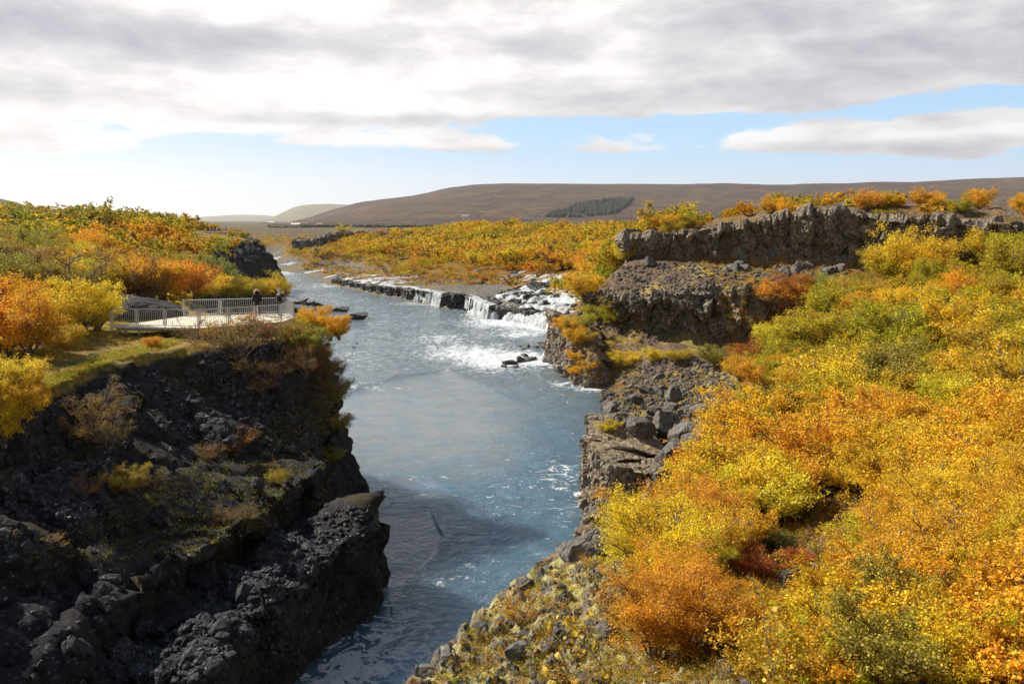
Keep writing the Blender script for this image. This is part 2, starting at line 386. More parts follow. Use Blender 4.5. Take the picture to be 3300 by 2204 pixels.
def H(x, y, detail=True):
    x = np.asarray(x, float); y = np.asarray(y, float); r = np.hypot(x, y)
    z = rbf(CT, W_R, x, y)
    z = z+(5-z)*sst(480, 1300, r)
    if detail:
        p = xyz(x, y); land = sst(-.3, 1.2, z)
        a1 = sst(10, 60, r)
        z = z+land*((fbm(p*.16, 3, 5)-.5)*1.5*a1+(fbm(p*.8, 4, 9)-.5)*.62*(.5+.5*a1)+(fbm(p*3.1, 3, 13)-.5)*.28)
        tm = np.exp(-((x-3.5)/10.5)**4-((y-149)/16.)**4)*sst(.2, .6, z)*(1-sst(5.4, 6.2, z)); q = z/1.15+(fbm(p*.35, 3, 33)-.5)*1.3; fr = q-np.floor(q); zq = (np.floor(q)+sst(.62, .98, fr)-(q-z/1.15))*1.15
        z = z+(zq-z)*tm*.9
        z = z+(1-sst(32, 48, r))*land*(.55*(1-np.abs(fbm(p*1.35, 3, 15)-.5)*5).clip(0, 1)**1.5*.55+.14*(1-np.abs(fbm(p*3.3, 2, 16)-.5)*5).clip(0, 1))
        # hummocky lava surface on the far plateau
        lava = sst(9, 12.5, z)*sst(150, 210, y)*(1-sst(500, 900, r))
        w = np.abs(fbm(p*.045, 4, 21)-.5)*2
        z = z+lava*((fbm(p*.06, 4, 23)-.5)*3.2+sst(.55, .8, fbm(p*.11, 3, 29))*1.6)
    return z
def axes_grid(az0, az1, naz, r0, r1, nr):
    az = np.radians(np.linspace(az0, az1, naz)); r = r0*(r1/r0)**np.linspace(0, 1, nr)
    A, R = np.meshgrid(az, r, indexing='ij'); return (R*np.sin(A)).ravel(), (R*np.cos(A)).ravel(), naz, nr
gx, gy, nu, nv = axes_grid(-44, 62, 620, 2.2, 1300, 640)
log('terrain eval', len(gx)); gz = H(gx, gy)
def regions(x, y, z):
    p = xyz(x, y); r = np.hypot(x, y); n = fbm(p*.22, 4, 40); n2 = fbm(p*1.1, 3, 44)
    far = sst(128, 142, y+.35*np.abs(x)*(x < 0))
    near = 1-sst(26, 40, y)
    moss = near*(1-sst(3.2, 6.5, x+(n-.5)*4-.10*np.maximum(y-18, 0)))*sst(.40, .56, n2+.1)
    heath = np.clip(far*.96+near*(1-moss)*.8+sst(40, 50, y)*0, 0, 1)
    slope = (1-far)*(1-near)
    # bushy slope on the right: heath; scree and boulder field: bare
    bare = np.clip(1-((x-14)/16)**2-((y-86)/34)**2, 0, 1)
    bare = sst(0, .5, bare+(n-.5)*.5)
    heath = np.where(slope > .01, heath+slope*np.clip(1-bare+sst(.52, .62, n)*.35, 0, 1)*.85, heath)
    grass = far*(1-sst(3.2, 5, z))*sst(.5, .6, n)*.3 + slope*sst(.55, .62, fbm(p*.3, 3, 50))*bare*.6
    rock = far*(1-sst(3.1, 3.6, z))*sst(.68, .6, n)+far*sst(10, 12, z)*sst(.46, .56, fbm(p*.05*np.array([1, 1.6, 1]), 4, 61))
    rock = np.clip(rock+slope*sst(16.2, 17, z)*sst(.45, .55, n2)*.7, 0, 1)
    path = np.exp(-((x-(7.2+.16*(y-14)))/.8)**2)*sst(8, 12, y)*(1-sst(24, 27, y))
    heath = np.clip(heath-path*.9, 0, 1); moss = np.clip(moss-path, 0, 1)
    plain = sst(480, 620, r)
    return dict(moss=moss, heath=heath, grass=np.clip(grass, 0, 1), rock=rock, plain=plain)
ground = mesh_np('ground', np.stack([gx, gy, gz], 1), gridfaces(nu, nv), M_ground, smooth=True, attrs=regions(gx, gy, gz))
tag(ground, kind='structure')
# behind the camera and out to the horizon: the same ground carried on
bx, by, bnu, bnv = axes_grid(60, 316, 200, 2.0, 1300, 110)
bz = np.where(bx > -9, np.maximum(H(bx, by)-.05, 15), 12.5)
bz = np.where((np.abs(np.degrees(np.arctan2(bx, by))) < 78) & (bx > 0), H(bx, by)-.02, bz); bz = np.where((bx < 0)&(by > 0), -1.5, bz)
o = mesh_np('ground', np.stack([bx, by, bz], 1), gridfaces(bnu, bnv), M_ground, smooth=True, attrs=regions(bx, by, bz)); tag(o, kind='structure')
px_, py_, pnu, pnv = axes_grid(-180, 180, 400, 900, 70000, 90)
rr_ = np.hypot(px_, py_); pz_ = 4.4 + (fbm(xyz(px_, py_)*.004, 3, 70)-.5)*3*sst(1200, 2000, rr_) - 3.2*(1-sst(900, 1320, rr_))
o = mesh_np('plain', np.stack([px_, py_, pz_], 1), gridfaces(pnu, pnv), M_ground, smooth=True,
    attrs=dict(moss=px_*0, heath=px_*0, grass=px_*0, rock=px_*0, plain=px_*0+1)); tag(o, kind='structure')
log('right terrain')
# ------------------------------------------------------------------ left bank: loft of cross sections (x, z) at stations Y
# under water, foot, ledge front, ledge back, wall foot, mid, rim
LS = {
 -30: [(-12,-2),(-13,0),(-13.4,3.6),(-16,4),(-18,5),(-20,8.4),(-22.5,12)],
 8: [(-9,-2),(-9.8,0),(-10,3.6),(-13.6,4),(-15,5),(-19.3,8.4),(-20.5,12)],
 20: [(-8.6,-2),(-9.3,0),(-9.5,4.2),(-13,4.2),(-14.4,5.2),(-18.9,8.3),(-20.2,11.4)],
 27: [(-8.6,-2),(-9.1,0),(-9.2,4.0),(-12.8,4.2),(-11.9,5.7),(-18.7,8.2),(-20,10.9)],
 31: [(-7.2,-2),(-7.7,0),(-7.6,4.4),(-12,4.2),(-11.2,5.8),(-18.6,8.2),(-20,10.6)],
 34.5: [(-5.8,-2),(-6.1,0),(-6.25,4.7),(-11,3.8),(-10.4,5.7),(-18.7,8.5),(-20.3,10.8)],
 38: [(-6,-2),(-6.3,0),(-6.2,5.0),(-10.4,3.9),(-9.8,5.6),(-18.5,8.6),(-20.4,11)],
 40.2: [(-7.2,-2),(-7.6,0),(-7.6,3.8),(-10.2,3.4),(-9.7,5.7),(-17.8,8.7),(-20.2,11)],
 43: [(-7.6,-2),(-7.9,0),(-8.0,2.6),(-9.4,3.8),(-10.4,5.6),(-16.6,9.0),(-19.0,10.9)],
 46: [(-8,-2),(-8.3,0),(-8.7,3.2),(-9.4,4.4),(-10.3,6.2),(-12.2,9.4),(-16.5,10.95)],
 48.6: [(-9.2,-2),(-9.5,0),(-9.8,3.4),(-10.2,5),(-10.9,7.2),(-12.1,9.6),(-14.4,11)],
 51: [(-10.6,-2),(-11,0),(-11.4,3.4),(-11.8,5.2),(-12.2,7.4),(-12.8,9.8),(-14.2,11)],
 54: [(-13,-2),(-13.4,0),(-13.6,3),(-13.9,5),(-14.2,7),(-14.6,9.4),(-15.4,11)],
 62: [(-20,-2),(-21,0),(-21.5,3),(-22,5),(-22.5,7),(-23.5,9.4),(-25,11)],
 80: [(-29,-2),(-30,0),(-31,2),(-32,4),(-33,6.5),(-35,9),(-37,11)],
 120: [(-39,-2),(-41,0),(-42,2),(-44,4),(-45,7),(-47,9.5),(-50,11.5)],
 160: [(-48,-2),(-50,0),(-51,2.5),(-53,5),(-54,7.5),(-56,10),(-59,12.4)],
 185: [(-54,-2),(-56,0),(-57,3.5),(-58.5,6),(-60,8.5),(-62,10.8),(-66,13)],
 205: [(-56,-2),(-58,0),(-59,3.5),(-60,6),(-61.5,8.5),(-63.5,10.5),(-67,13)],
 232: [(-69,-2),(-71,0),(-71.6,3),(-72.2,6),(-73,8.6),(-74.5,11),(-78,12.6)],
 262: [(-79,-2),(-81,0),(-82,3),(-83,6),(-84,8.5),(-86,11),(-90,12.8)],
 300: [(-91,-2),(-93,0),(-94,3),(-96,6),(-98,8.5),(-100,11),(-104,13)],
 420: [(-130,-2),(-132,0),(-134,3),(-136,5),(-138,7),(-141,9),(-146,10)],
 620: [(-180,-2),(-182,0),(-184,1),(-186,2),(-190,3),(-200,4),(-215,5)],
}
ys = np.array(sorted(LS)); L = np.array([LS[k] for k in ys], float)      # (station, pt, 2)
def plateau(y, xr):
    """five more points inland from the rim: the hill behind the platform"""
    k = sst(58, 95, y)*(1-sst(240, 380, y)); e = []
    for dd, za, zb in ((6, .15, .7), (14, .4, 1.9), (30, 1.1, 3.4), (60, 2.0, 4.6), (120, 3.4, 6.6), (300, 5, 12)):
        e.append((xr-dd, za+(zb-za)*k))
    return e
SEGS = [4, 12, 14, 9, 22, 18, 10, 14, 18, 22, 26, 24]
Yl = np.concatenate([np.arange(-30, 18, 1.), np.arange(18, 66, .16), np.arange(66, 130, .55), np.arange(130, 300, .9), np.arange(300, 620, 5)])
prof = np.empty((len(Yl), 7, 2))
for k in range(7):
    for c in range(2): prof[:, k, c] = np.interp(Yl, ys, L[:, k, c])
rows = []
for i, y in enumerate(Yl):
    pr = [tuple(q) for q in prof[i]]; xr, zr = pr[-1]
    pr += [(a, zr+b) for a, b in plateau(y, xr)]
    row = []
    for s, n in enumerate(SEGS):
        a, b = pr[s], pr[s+1]
        for t in range(n): row.append((a[0]+(b[0]-a[0])*t/n, a[1]+(b[1]-a[1])*t/n))
    row.append(pr[-1]); rows.append(row)
rows = np.array(rows); NLv = rows.shape[1]
P = np.empty((len(Yl), NLv, 3)); P[:, :, 0] = rows[:, :, 0]; P[:, :, 1] = Yl[:, None]; P[:, :, 2] = rows[:, :, 1]
du = np.gradient(P, axis=0); dv = np.gradient(P, axis=1); nrm = np.cross(du, dv); nrm /= np.linalg.norm(nrm, axis=2, keepdims=True)+1e-9
nrm *= np.sign((nrm[:, :, 2:3]*.5+nrm[:, :, 0:1]))
p = P.reshape(-1, 3); n_ = nrm.reshape(-1, 3)
wet = np.zeros(NLv); e0 = sum(SEGS[:1]); e6 = sum(SEGS[:6]); idx = np.arange(NLv)
cl = (sst(e0-3, e0+2, idx)*(1-sst(e6-8, e6+2, idx))); cl = np.tile(cl, len(Yl))
f1, f2, cid = facets(p*np.array([.34, .34, .5]), 3, 1.2); g1, g2, gid = facets(p*np.array([1.0, 1.0, 1.3]), 8, 1.3); cid = cid+.5; gid = gid+.5
dsp = (fbm(p*.16, 3, 31)-.5)*2.2+(cid-.5)*.9-.45*np.exp(-(f2-f1)/.07)+(gid-.5)*.22-.15*np.exp(-(g2-g1)/.08)+(fbm(p*2.2, 3, 37)-.5)*.25
dsp *= np.clip(.4+.6*sst(50, 30, np.abs(p[:, 1]-36))+1.1*sst(130, 160, p[:, 1]), .35, 1.4)
flat = (fbm(p*.1, 3, 33)-.5)*1.6*sst(60, 90, p[:, 1])+(fbm(p*.7, 4, 35)-.5)*.5
deck = np.exp(-((p[:, 0]+20)/7.)**4-((p[:, 1]-52)/4.6)**4)
p2 = p+n_*(dsp*cl)[:, None]; p2[:, 2] += flat*(1-cl)*(1-deck*.9)*(idx[None].repeat(len(Yl), 0).ravel() > e0)-.45*deck*(1-cl)
nn = fbm(p*.25, 4, 52); n3 = fbm(p*.9, 3, 55)
veg = 1-cl
left_attr = dict(moss=veg*sst(.5, .62, n3)*.3, heath=np.clip(veg*(.75-.7*sst(46, 52, p[:, 1])*(1-sst(60, 66, p[:, 1]))), 0, 1), grass=veg*(.25+.7*sst(.42, .56, nn)*(1-sst(64, 80, p[:, 1]))), rock=cl*0, plain=cl*0)
m, nt, out = newmat('left_bank'); N_ = NT(nt)   # cliff rock and ground cover mixed by a painted cover mask
M_leftbank = m
def leftbank_mat():
    N = N_; g = N.n('ShaderNodeNewGeometry'); pos = g.outputs['Position']
    n1 = N.noise(pos, .5, 5, .62); n2 = N.noise(pos, 2.4, 6, .68); n3 = N.noise(pos, 12, 5, .7)
    grass = N.ramp(N.math('ADD', N.math('MULTIPLY', n1, .4), N.math('MULTIPLY', n2, .6)), [(.32, (.05, .045, .014)), (.45, (.20, .17, .035)), (.53, (.36, .27, .07)), (.6, (.42, .25, .08)), (.7, (.16, .13, .03))])
    heath = N.ramp(N.math('ADD', N.math('MULTIPLY', n1, .5), N.math('MULTIPLY', n2, .5)), [(.3, (.03, .028, .01)), (.45, (.12, .10, .02)), (.55, (.28, .16, .03)), (.7, (.2, .17, .03))])
    c = N.mix(N.attr('heath'), grass, heath)
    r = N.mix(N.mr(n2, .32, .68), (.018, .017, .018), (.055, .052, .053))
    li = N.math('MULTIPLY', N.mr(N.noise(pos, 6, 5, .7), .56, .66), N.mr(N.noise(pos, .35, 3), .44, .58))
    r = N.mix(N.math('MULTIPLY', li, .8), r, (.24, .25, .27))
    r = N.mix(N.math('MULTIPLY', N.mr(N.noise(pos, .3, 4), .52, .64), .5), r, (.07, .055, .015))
    c = N.mix(N.mr(N.math('ADD', N.attr('cover'), N.math('MULTIPLY', N.math('SUBTRACT', n1, .5), .8)), .35, .6), r, c)
    h = N.math('ADD', N.math('MULTIPLY', n2, .7), N.math('MULTIPLY', n3, .35))
    N.princ(out, c, .93, N.bump(h, 1., .25), .15)
leftbank_mat()
left_attr['cover'] = veg
left_ground = mesh_np('riverbank', p2, gridfaces(len(Yl), NLv), M_leftbank, smooth=True, attrs=left_attr); tag(left_ground, kind='structure')
log('left terrain', len(p2))
# ------------------------------------------------------------------ river
wx, wy, wnu, wnv = axes_grid(-46, 24, 520, 9, 520, 620)
w = xyz(wx, wy)
def blob(cx, cy, rx, ry, a=0):
    c, s = math.cos(a), math.sin(a); X = (wx-cx)*c+(wy-cy)*s; Y = -(wx-cx)*s+(wy-cy)*c
    return np.exp(-(X/rx)**2-(Y/ry)**2)
def uvblob(u, v, ru, Yr, amp):
    q = PZ(u, v); return amp*blob(q[0], q[1], ru/F*q[1], Yr)
foam = np.full(len(wx), .16)+.16*sst(60, 130, wy)+.09*sst(60, 40, wy)
for b in ((500,322,36,7,.62),(520,334,26,4,.5),(546,326,24,5,.8),(480,313,14,6,.5),(425,303,30,4,.35),(468,352,42,7,.6),(440,338,30,5,.3),(500,362,40,6,.68),(518,357,20,4,.5),(545,360,14,4,.6),(590,388,22,2.2,.5),(560,383,16,1.5,.45),
          (270,259,14,30,.6),(285,272,18,20,.4),(330,285,26,10,.25),(360,387,30,3,.3),(345,360,40,9,.22),(590,497,26,1.6,.34),(560,510,16,1.4,.2),(588,525,6,4,.25),(500,480,60,5,.12),(380,655,60,2.5,.30),(400,620,50,3,.22),(470,590,60,4,.08),(350,672,50,1.5,.4),(560,470,30,4,.25)):
    foam += uvblob(*b)
foam += .3*np.exp(-((wy-(150-.0*wx))/6)**2)*0
calm = uvblob(380, 430, 70, 22, 1)+uvblob(420, 395, 40, 9, .9)+uvblob(400, 545, 34, 5, .9)
U_, V_, _q = proj(np.stack([wx, wy, wx*0], 1)); vl = np.interp(U_, [318,334,360,395,445,472,520,560], [410,402,388,377,369,380,400,420]); wob = (fbm(w*.25, 3, 83)-.5)*10
calm = np.maximum(calm*.5, sst(0, 3, V_-vl+wob*.25)*(1-sst(425, 500, V_+wob))*(1-sst(455, 560, U_+wob)))
calm = np.maximum(calm, sst(0, 3, np.interp(V_, [500,536,556,577,600], [425,446,432,409,395])-U_+wob*.5)*sst(495, 520, V_)*(1-sst(575, 600, V_))*.9)
rough = np.clip(1.0-.72*np.clip(calm, 0, 1), .22, 1)+uvblob(420, 355, 110, 16, .7)+uvblob(480,330,90,12,.4)
turq = np.clip(sst(95, 32, wy)+uvblob(520, 440, 80, 20, .3)-.5*np.clip(calm, 0, 1), 0, 1)
wz = (fbm(w*np.array([.35, .22, 1]), 3, 81)-.5)*.42*rough+(fbm(w*1.3, 3, 85)-.5)*.14*rough
# a slick tongue of water with a step in level along its edge
tq = [PZ(*q)[:2] for q in ((334,402),(360,388),(395,377),(445,369),(470,385))]
for a, b in zip(tq[:-1], tq[1:]):
    ab = b-a; t = np.clip(((wx-a[0])*ab[0]+(wy-a[1])*ab[1])/(ab@ab), 0, 1); d = np.hypot(wx-a[0]-t*ab[0], wy-a[1]-t*ab[1])
    wz += .22*np.exp(-(d/.9)**2)
river = mesh_np('river', np.stack([wx, wy, wz], 1), gridfaces(wnu, wnv), M_water, smooth=True, attrs=dict(foam=np.clip(foam, 0, 1), rough=rough, turq=turq, calm=np.clip(calm, 0, 1))); tag(river, kind='structure')
log('river')
# ------------------------------------------------------------------ BVHs for placing things
def bvh_of(o):
    me = o.data; v = np.empty(len(me.vertices)*3, np.float32); me.vertices.foreach_get('co', v)
    f = np.empty(len(me.polygons)*4, np.int32); me.loops.foreach_get('vertex_index', f)
    return BVHTree.FromPolygons([tuple(q) for q in v.reshape(-1, 3).tolist()], f.reshape(-1, 4).tolist())
BR = bvh_of(ground); BL = bvh_of(left_ground); log('bvh')
CRAGB = []
def drop(x, y, side='R'):
    h = (BL if side == 'L' else BR).ray_cast(Vector((x, y, 60)), Vector((0, 0, -1)))
    return h[0].z if h[0] is not None else None
def dropn(x, y, side='R'):
    h = (BL if side == 'L' else BR).ray_cast(Vector((x, y, 60)), Vector((0, 0, -1)))
    return (h[0].z, h[1]) if h[0] is not None else (None, None)
def hit(u, v, side='R', crags=True):
    d = Vector(raydir(u, v)).normalized(); best = None
    for b in [BL] if side == 'L' else [BR]+(CRAGB if crags else []):
        h = b.ray_cast(Vector((0, 0, CAMZ)), d)
        if h[0] is not None and (best is None or h[3] < best[3]): best = h
    return best[0] if best else None
# ------------------------------------------------------------------ crags
def crag(name, path, base, top, depth, mat, nu=120, nv=46, amp=.6, cell=.5, over=.6, seed=1, colz=.5, n=None, batter=0.):
    """rock mass along a path: face with overhang, rim, rough top running back into the hill"""
    path = np.array(path, float); s = np.concatenate([[0], np.cumsum(np.linalg.norm(np.diff(path, axis=0), axis=1))]); t = np.linspace(0, s[-1], nu)
    X = np.interp(t, s, path[:, 0]); Y = np.interp(t, s, path[:, 1]); B = np.interp(t, s, base); T = np.interp(t, s, top); D = np.interp(t, s, depth if hasattr(depth, '__len__') else [depth]*len(s))
    k = np.ones(9)/9
    def sm(a): return np.convolve(np.pad(a, 4, mode='edge'), k, 'valid')
    tx = np.gradient(sm(X), t); ty = np.gradient(sm(Y), t); l = np.hypot(tx, ty); nx, ny = ty/l, -tx/l     # outward normal: right-hand side of the path direction
    v = np.linspace(0, 1, nv); nf = .62
    out = np.empty((nu, nv, 3)); fm = np.empty((nu, nv))
    for j, q in enumerate(v):
        if q <= nf:
            a = q/nf; off = batter*(1-a)+over*math.sin(a*math.pi*.55)*a; zz = (B-.6)+(T-B+.6)*a; fm[:, j] = 1
        else:
            a = (q-nf)/(1-nf); off = over*(1-a)-D*a**1.2; zz = T-(.25+.0*a)*0-(.9*a**3)*np.minimum(1, (T-B)); fm[:, j] = .55*(1-a)
        out[:, j, 0] = X+nx*off; out[:, j, 1] = Y+ny*off; out[:, j, 2] = zz
    P = out.reshape(-1, 3); du = np.gradient(out, axis=0); dv = np.gradient(out, axis=1); N = np.cross(dv, du); N /= np.linalg.norm(N, axis=2, keepdims=True)+1e-9; N = N.reshape(-1, 3)
    if (N.reshape(nu, nv, 3)[:, 5, 0]*nx+N.reshape(nu, nv, 3)[:, 5, 1]*ny).mean() < 0: N = -N
    f1, f2, c1 = facets(P*np.array([cell, cell, cell*colz]), seed, 1.5); g1, g2, c2 = facets(P*np.array([cell, cell, cell*.8])*2.6, seed+5, 1.4); h1, h2, c3 = facets(P*cell*6.5, seed+7, 1.4); c1 = c1+.5; c2 = c2+.5
    d = amp*((c1-.5)*1.35+(fbm(P*.25, 3, seed+9)-.5)*1.0-.4*np.exp(-(f2-f1)/.05)+(c2-.5)*.55-.12*np.exp(-(g2-g1)/.05)+c3*.2)
    band = np.sin((P[:, 2]+fbm(P*.3, 2, seed+3)*2)*2.2)*.05*amp
    P = P+N*((d+band)*fm.ravel())[:, None]; P[:, 2] += (fbm(P*.5, 4, seed+20)-.5)*amp*.7*(1-.5*fm.ravel())+(fm.ravel() < .9)*(c1-.5)*amp*.3
    e = np.minimum(np.arange(nu), np.arange(nu)[::-1]); e = np.clip(e/5, 0, 1).repeat(nv)       # ends turn back into the hill
    P[:, 0] -= (1-e)*nx.repeat(nv)*2.5; P[:, 1] -= (1-e)*ny.repeat(nv)*2.5; 
    F_ = gridfaces(nu, nv)
    ob = mesh_np(name, P, F_, mat, smooth=False)
    if name == 'cliff': CRAGB.append(bvh_of(ob))
    return ob
c = crag('cliff', CR_A['path'], CR_A['base'], CR_A['top'], [3,4,4,6,6,6,6,7,7,7], M_cliff, 620, 80, 1.05, .42, 1.5, 4, .45)
tag(c, kind='structure')
c = crag('cliff', CR_B['path'], CR_B['base'], CR_B['top'], [5,6,7,7,7,6,5,3], M_cliff, 460, 96, 1.35, .4, 2.0, 14, .7, batter=-.6)
tag(c, kind='structure')
c = crag('cliff', [(7.4,110),(5.4,105.5),(5.9,99),(6.6,92),(7.6,87.6),(9.6,85.4),(11.5,86)], [-.8]*7, [4.4,5.9,5.8,5.3,4.6,2.8,1.6], [4,5,5,4,3,2.5,2], M_cliff, 300, 70, .75, .5, .3, 24, .3, batter=1.2)
tag(c, kind='structure')
c = crag('cliff', [(10.2,62),(7.6,58.5),(5.6,55),(5.0,50),(4.6,45.6),(5.6,43.4),(7.6,43.2),(9.6,44.6),(11,47)], [-.8]*9, [1,3.2,4.5,4.9,4.8,4.4,4.2,4.2,3.8], [1.5,3,4,4.6,4.6,3.4,3,3,2], M_cliff, 300, 64, .5, .42, .1, 34, .4, batter=.25)
tag(c, kind='structure')
# outcrop at the top end of the mossy slope
c = crag('cliff', [(7.0,43),(4.6,39.5),(3.4,35.8),(2.4,31.5),(1.6,29.5)], [-.8]*5, [2.4,2.8,3.6,4.0,3.9], [2.5,3,2.6,2,1.5], M_cliff, 200, 60, .6, .8, .1, 44, .6, batter=1.2)
tag(c, kind='structure'); CR_E = c
# rock step under the waterfalls of the far bank
sh2 = [(x+.9, y+.4) for x, y in SHORE0 if 130 < y < 232]
c = crag('rock_ledge', sh2, [-.8]*len(sh2), [1.5, 1.7, 2.1, 2.4, 2.6, 2.7, 2.7, 2.3, 2.0, 2.2, ][:len(sh2)] if len(sh2) <= 10 else [2.3]*len(sh2), [4]*len(sh2), M_wetrock, 420, 30, .5, .6, .3, 54, .5)
tag(c, kind='structure')
c = crag('rock_ledge', [tuple(PZ(*q)[:2]) for q in ((440,305),(446,307),(455,308.6),(462,308.6),(465,305))], [-.8]*5, [2.6,3.0,3.1,3.0,2.7], [5]*5, M_wetrock, 90, 36, .45, .7, .5, 58, .6)
tag(c, kind='structure')
# lava outcrops across the far plateau
for k, (pp, t, dp) in enumerate([([(-2,236),(8,230),(22,222),(40,214)], 3.6, 9), ([(14,205),(24,200),(38,194)], 3., 8), ([(-112,404),(-98,396),(-84,392),(-68,396),(-54,400)], 5.0, 14), ([(-40,330),(-18,322),(4,326)], 2.6, 9), ([(14,300),(34,290),(52,286)], 3.0, 9)]):
    bs = [H(np.array([a]), np.array([b_]), False)[0]-.4 for a, b_ in pp]
    ou = crag('lava_ridge', pp, bs, [q+t for q in bs], dp, M_lavatop, 200, 30, 1.5, .35, .5, 60+k, .6); tag(ou, kind='structure')
# stepped rock shelf under the right-hand falls
def shore_dist(x, y):
    best = np.full(len(x), 1e9); sg = np.zeros(len(x)); al = np.zeros(len(x)); acc = 0
    for (a, b) in zip(SHORE0[:-1], SHORE0[1:]):
        ax, ay = a; dx, dy = b[0]-ax, b[1]-ay; L2 = dx*dx+dy*dy; t = np.clip(((x-ax)*dx+(y-ay)*dy)/L2, 0, 1); ex, ey = x-ax-t*dx, y-ay-t*dy; d = np.hypot(ex, ey); m = d < best
        best = np.where(m, d, best); sg = np.where(m, np.sign(dx*ey-dy*ex), sg); al = np.where(m, acc+t*math.sqrt(L2), al); acc += math.sqrt(L2)
    return best*sg, al
qx, qy = np.meshgrid(np.arange(-13, 15.5, .2), np.arange(127, 170, .2), indexing='ij'); qnu, qnv = qx.shape; qx = qx.ravel(); qy = qy.ravel(); qp = xyz(qx, qy)
dd_, al_ = shore_dist(qx, qy); east = sst(-4, 7, qx)
def steps(t, w): 
    r = 0
    for t0, h_ in ((0.4, 1.35), (4.6, .75), (8.5, .8), (13., .7), (19., .5)): r = r+h_*sst(t0-w, t0+w, t)
    return r
tt_ = dd_+(fbm(qp*.28, 3, 402)-.5)*5.5; hs = 1+.32*east
fA, fB, fc = facets(qp*np.array([.75, .75, 1]), 404, 1.2); gA, gB, gc = facets(qp*np.array([2.2, 2.2, 1]), 406, 1.2)
rockz = steps(tt_, .35)*hs+fc*.75+gc*.28+(fbm(qp*.5, 3, 408)-.5)*.6+.25*sst(8, 14, dd_)*0
rockz = np.where(dd_ < -.3, -1.2, rockz)-.9*sst(22, 26, dd_)-1.5*sst(-9.5, -12.5, qx)
chute = np.exp(-((qx-8.2-.32*(qy-134))/3.8)**2)*sst(130, 134, qy)
rockz = rockz-chute*.25
o = mesh_np('rock_shelf', np.stack([qx, qy, rockz], 1), gridfaces(qnu, qnv), M_wetrock, smooth=False); tag(o, kind='structure')
flow = fbm(xyz(al_*.55, dd_*.1), 4, 410); flow2 = fbm(xyz(al_*2.2, dd_*.3), 3, 412)
wz_ = steps(tt_+.55, .6)*hs+.02+(flow-.5)*1.5+(flow2-.5)*.5+chute*.85+(fbm(qp*1.6, 3, 414)-.5)*.18-.10
wz_ = np.where(dd_ < -.6, -.4, wz_)-1.5*sst(21, 24, dd_)-1.6*sst(-7.5, -9.5, qx)
CASC = (qx, qy, wz_, qnu, qnv)
log('crags')
# ------------------------------------------------------------------ rocks
import bmesh
def rock_np(seed, sub=3, cuts=14, rough=.12):
    bm = bmesh.new(); bmesh.ops.create_icosphere(bm, subdivisions=sub, radius=1)
    v = np.array([q.co[:] for q in bm.verts]); f = np.array([[q.index for q in t.verts] for t in bm.faces]); bm.free()
    r = np.random.default_rng(seed)
    for _ in range(cuts):
        n = r.normal(size=3); n /= np.linalg.norm(n); d = r.uniform(.5, .86); v = v-np.maximum(0, v @ n-d)[:, None]*n*.94
    v *= r.uniform(.75, 1.2, 3)*np.array([1, 1, .78])
    v += (v/np.linalg.norm(v, axis=1, keepdims=True))*((fbm(v*2.2+seed, 4, seed)-.5)*rough*2)[:, None]
    return v, f
ROCKS = []
for i in range(9):
    v, f = rock_np(100+i, 4, 12+i, .09); o = mesh_np('boulder', v, f, M_boulder); ROCKS.append(o)
usedrock = set()
WETROCKS = []
for i in range(4):
    v, f = rock_np(140+i, 4, 9, .06); WETROCKS.append(mesh_np('boulder', v, f, M_wetrock, smooth=True))
usedwet = set()
DARKROCKS = []
for i in range(6):
    v, f = rock_np(160+i, 4, 12+i, .1); DARKROCKS.append(mesh_np('boulder', v, f, M_darkstone))
useddark = set()
THINGS = []      # (object, kind word, zone, size, colour word)
def place_rock(x, y, z, s, pool, used, k=None, flat=1., rz=None):
    k = int(rng.integers(len(pool))) if k is None else k
    o = pool[k] if k not in used else pool[k].copy()
    if k in used: COL.objects.link(o)
    if 'label' in o: del o['label']
    used.add(k); a = rng.uniform(0, 6.28) if rz is None else rz
    o.location = (x, y, z); o.rotation_euler = (rng.uniform(-.3, .3), rng.uniform(-.3, .3), a); o.scale = (s, s*rng.uniform(.8, 1.1), s*flat*rng.uniform(.85, 1.1))
    return o
def scatter_uv(poly, n, side='R'):
    pl = np.array(poly, float); lo = pl.min(0); hi = pl.max(0); out = []
    while len(out) < n:
        u, v = rng.uniform(lo, hi)
        c = False
        for i in range(len(pl)):
            (x1, y1), (x2, y2) = pl[i], pl[i-1]
            if (y1 > v) != (y2 > v) and u < (x2-x1)*(v-y1)/(y2-y1)+x1: c = not c
        if c:
            h = hit(u, v, side)
            if h is not None: out.append(h)
            else: n -= 1
    return out
pts = scatter_uv([(602,385),(640,372),(700,372),(742,392),(746,424),(715,436),(650,436),(610,418),(600,400)], 120)
pts = sorted(pts, key=lambda q: q.y)
for q in pts:
    s = float(np.clip(rng.lognormal(-.95, .5), .18, 1.25)); o = place_rock(q.x, q.y, max(q.z, -.1)+s*.15, s, ROCKS, usedrock); THINGS.append((o, 'boulder', 'scree', s))
for (u, v, s, nm) in [(640,432,1.5,'R'),(668,430,1.5,'R'),(655,414,1.1,'R'),(700,416,1.3,'R'),(633,402,1.0,'R'),(610,398,.9,'R'),(612,414,1.1,'R'),(675,398,1.2,'R'),(735,412,1.2,'R'),(645,392,.9,'R'),
                      (690,440,1.8,'R'),(676,462,1.3,'R'),(700,450,1.7,'R'),(662,478,1.0,'R'),(652,508,1.1,'R')]:
    q = hit(u, v); 
    if q is None: continue
    o = place_rock(q.x, q.y, q.z+s*.25, s, ROCKS, usedrock); THINGS.append((o, 'boulder', 'scree' if v < 436 else 'block', s))
pts = scatter_uv([(640,264),(700,262),(800,268),(850,266),(835,285),(780,288),(760,276),(700,268)], 46)
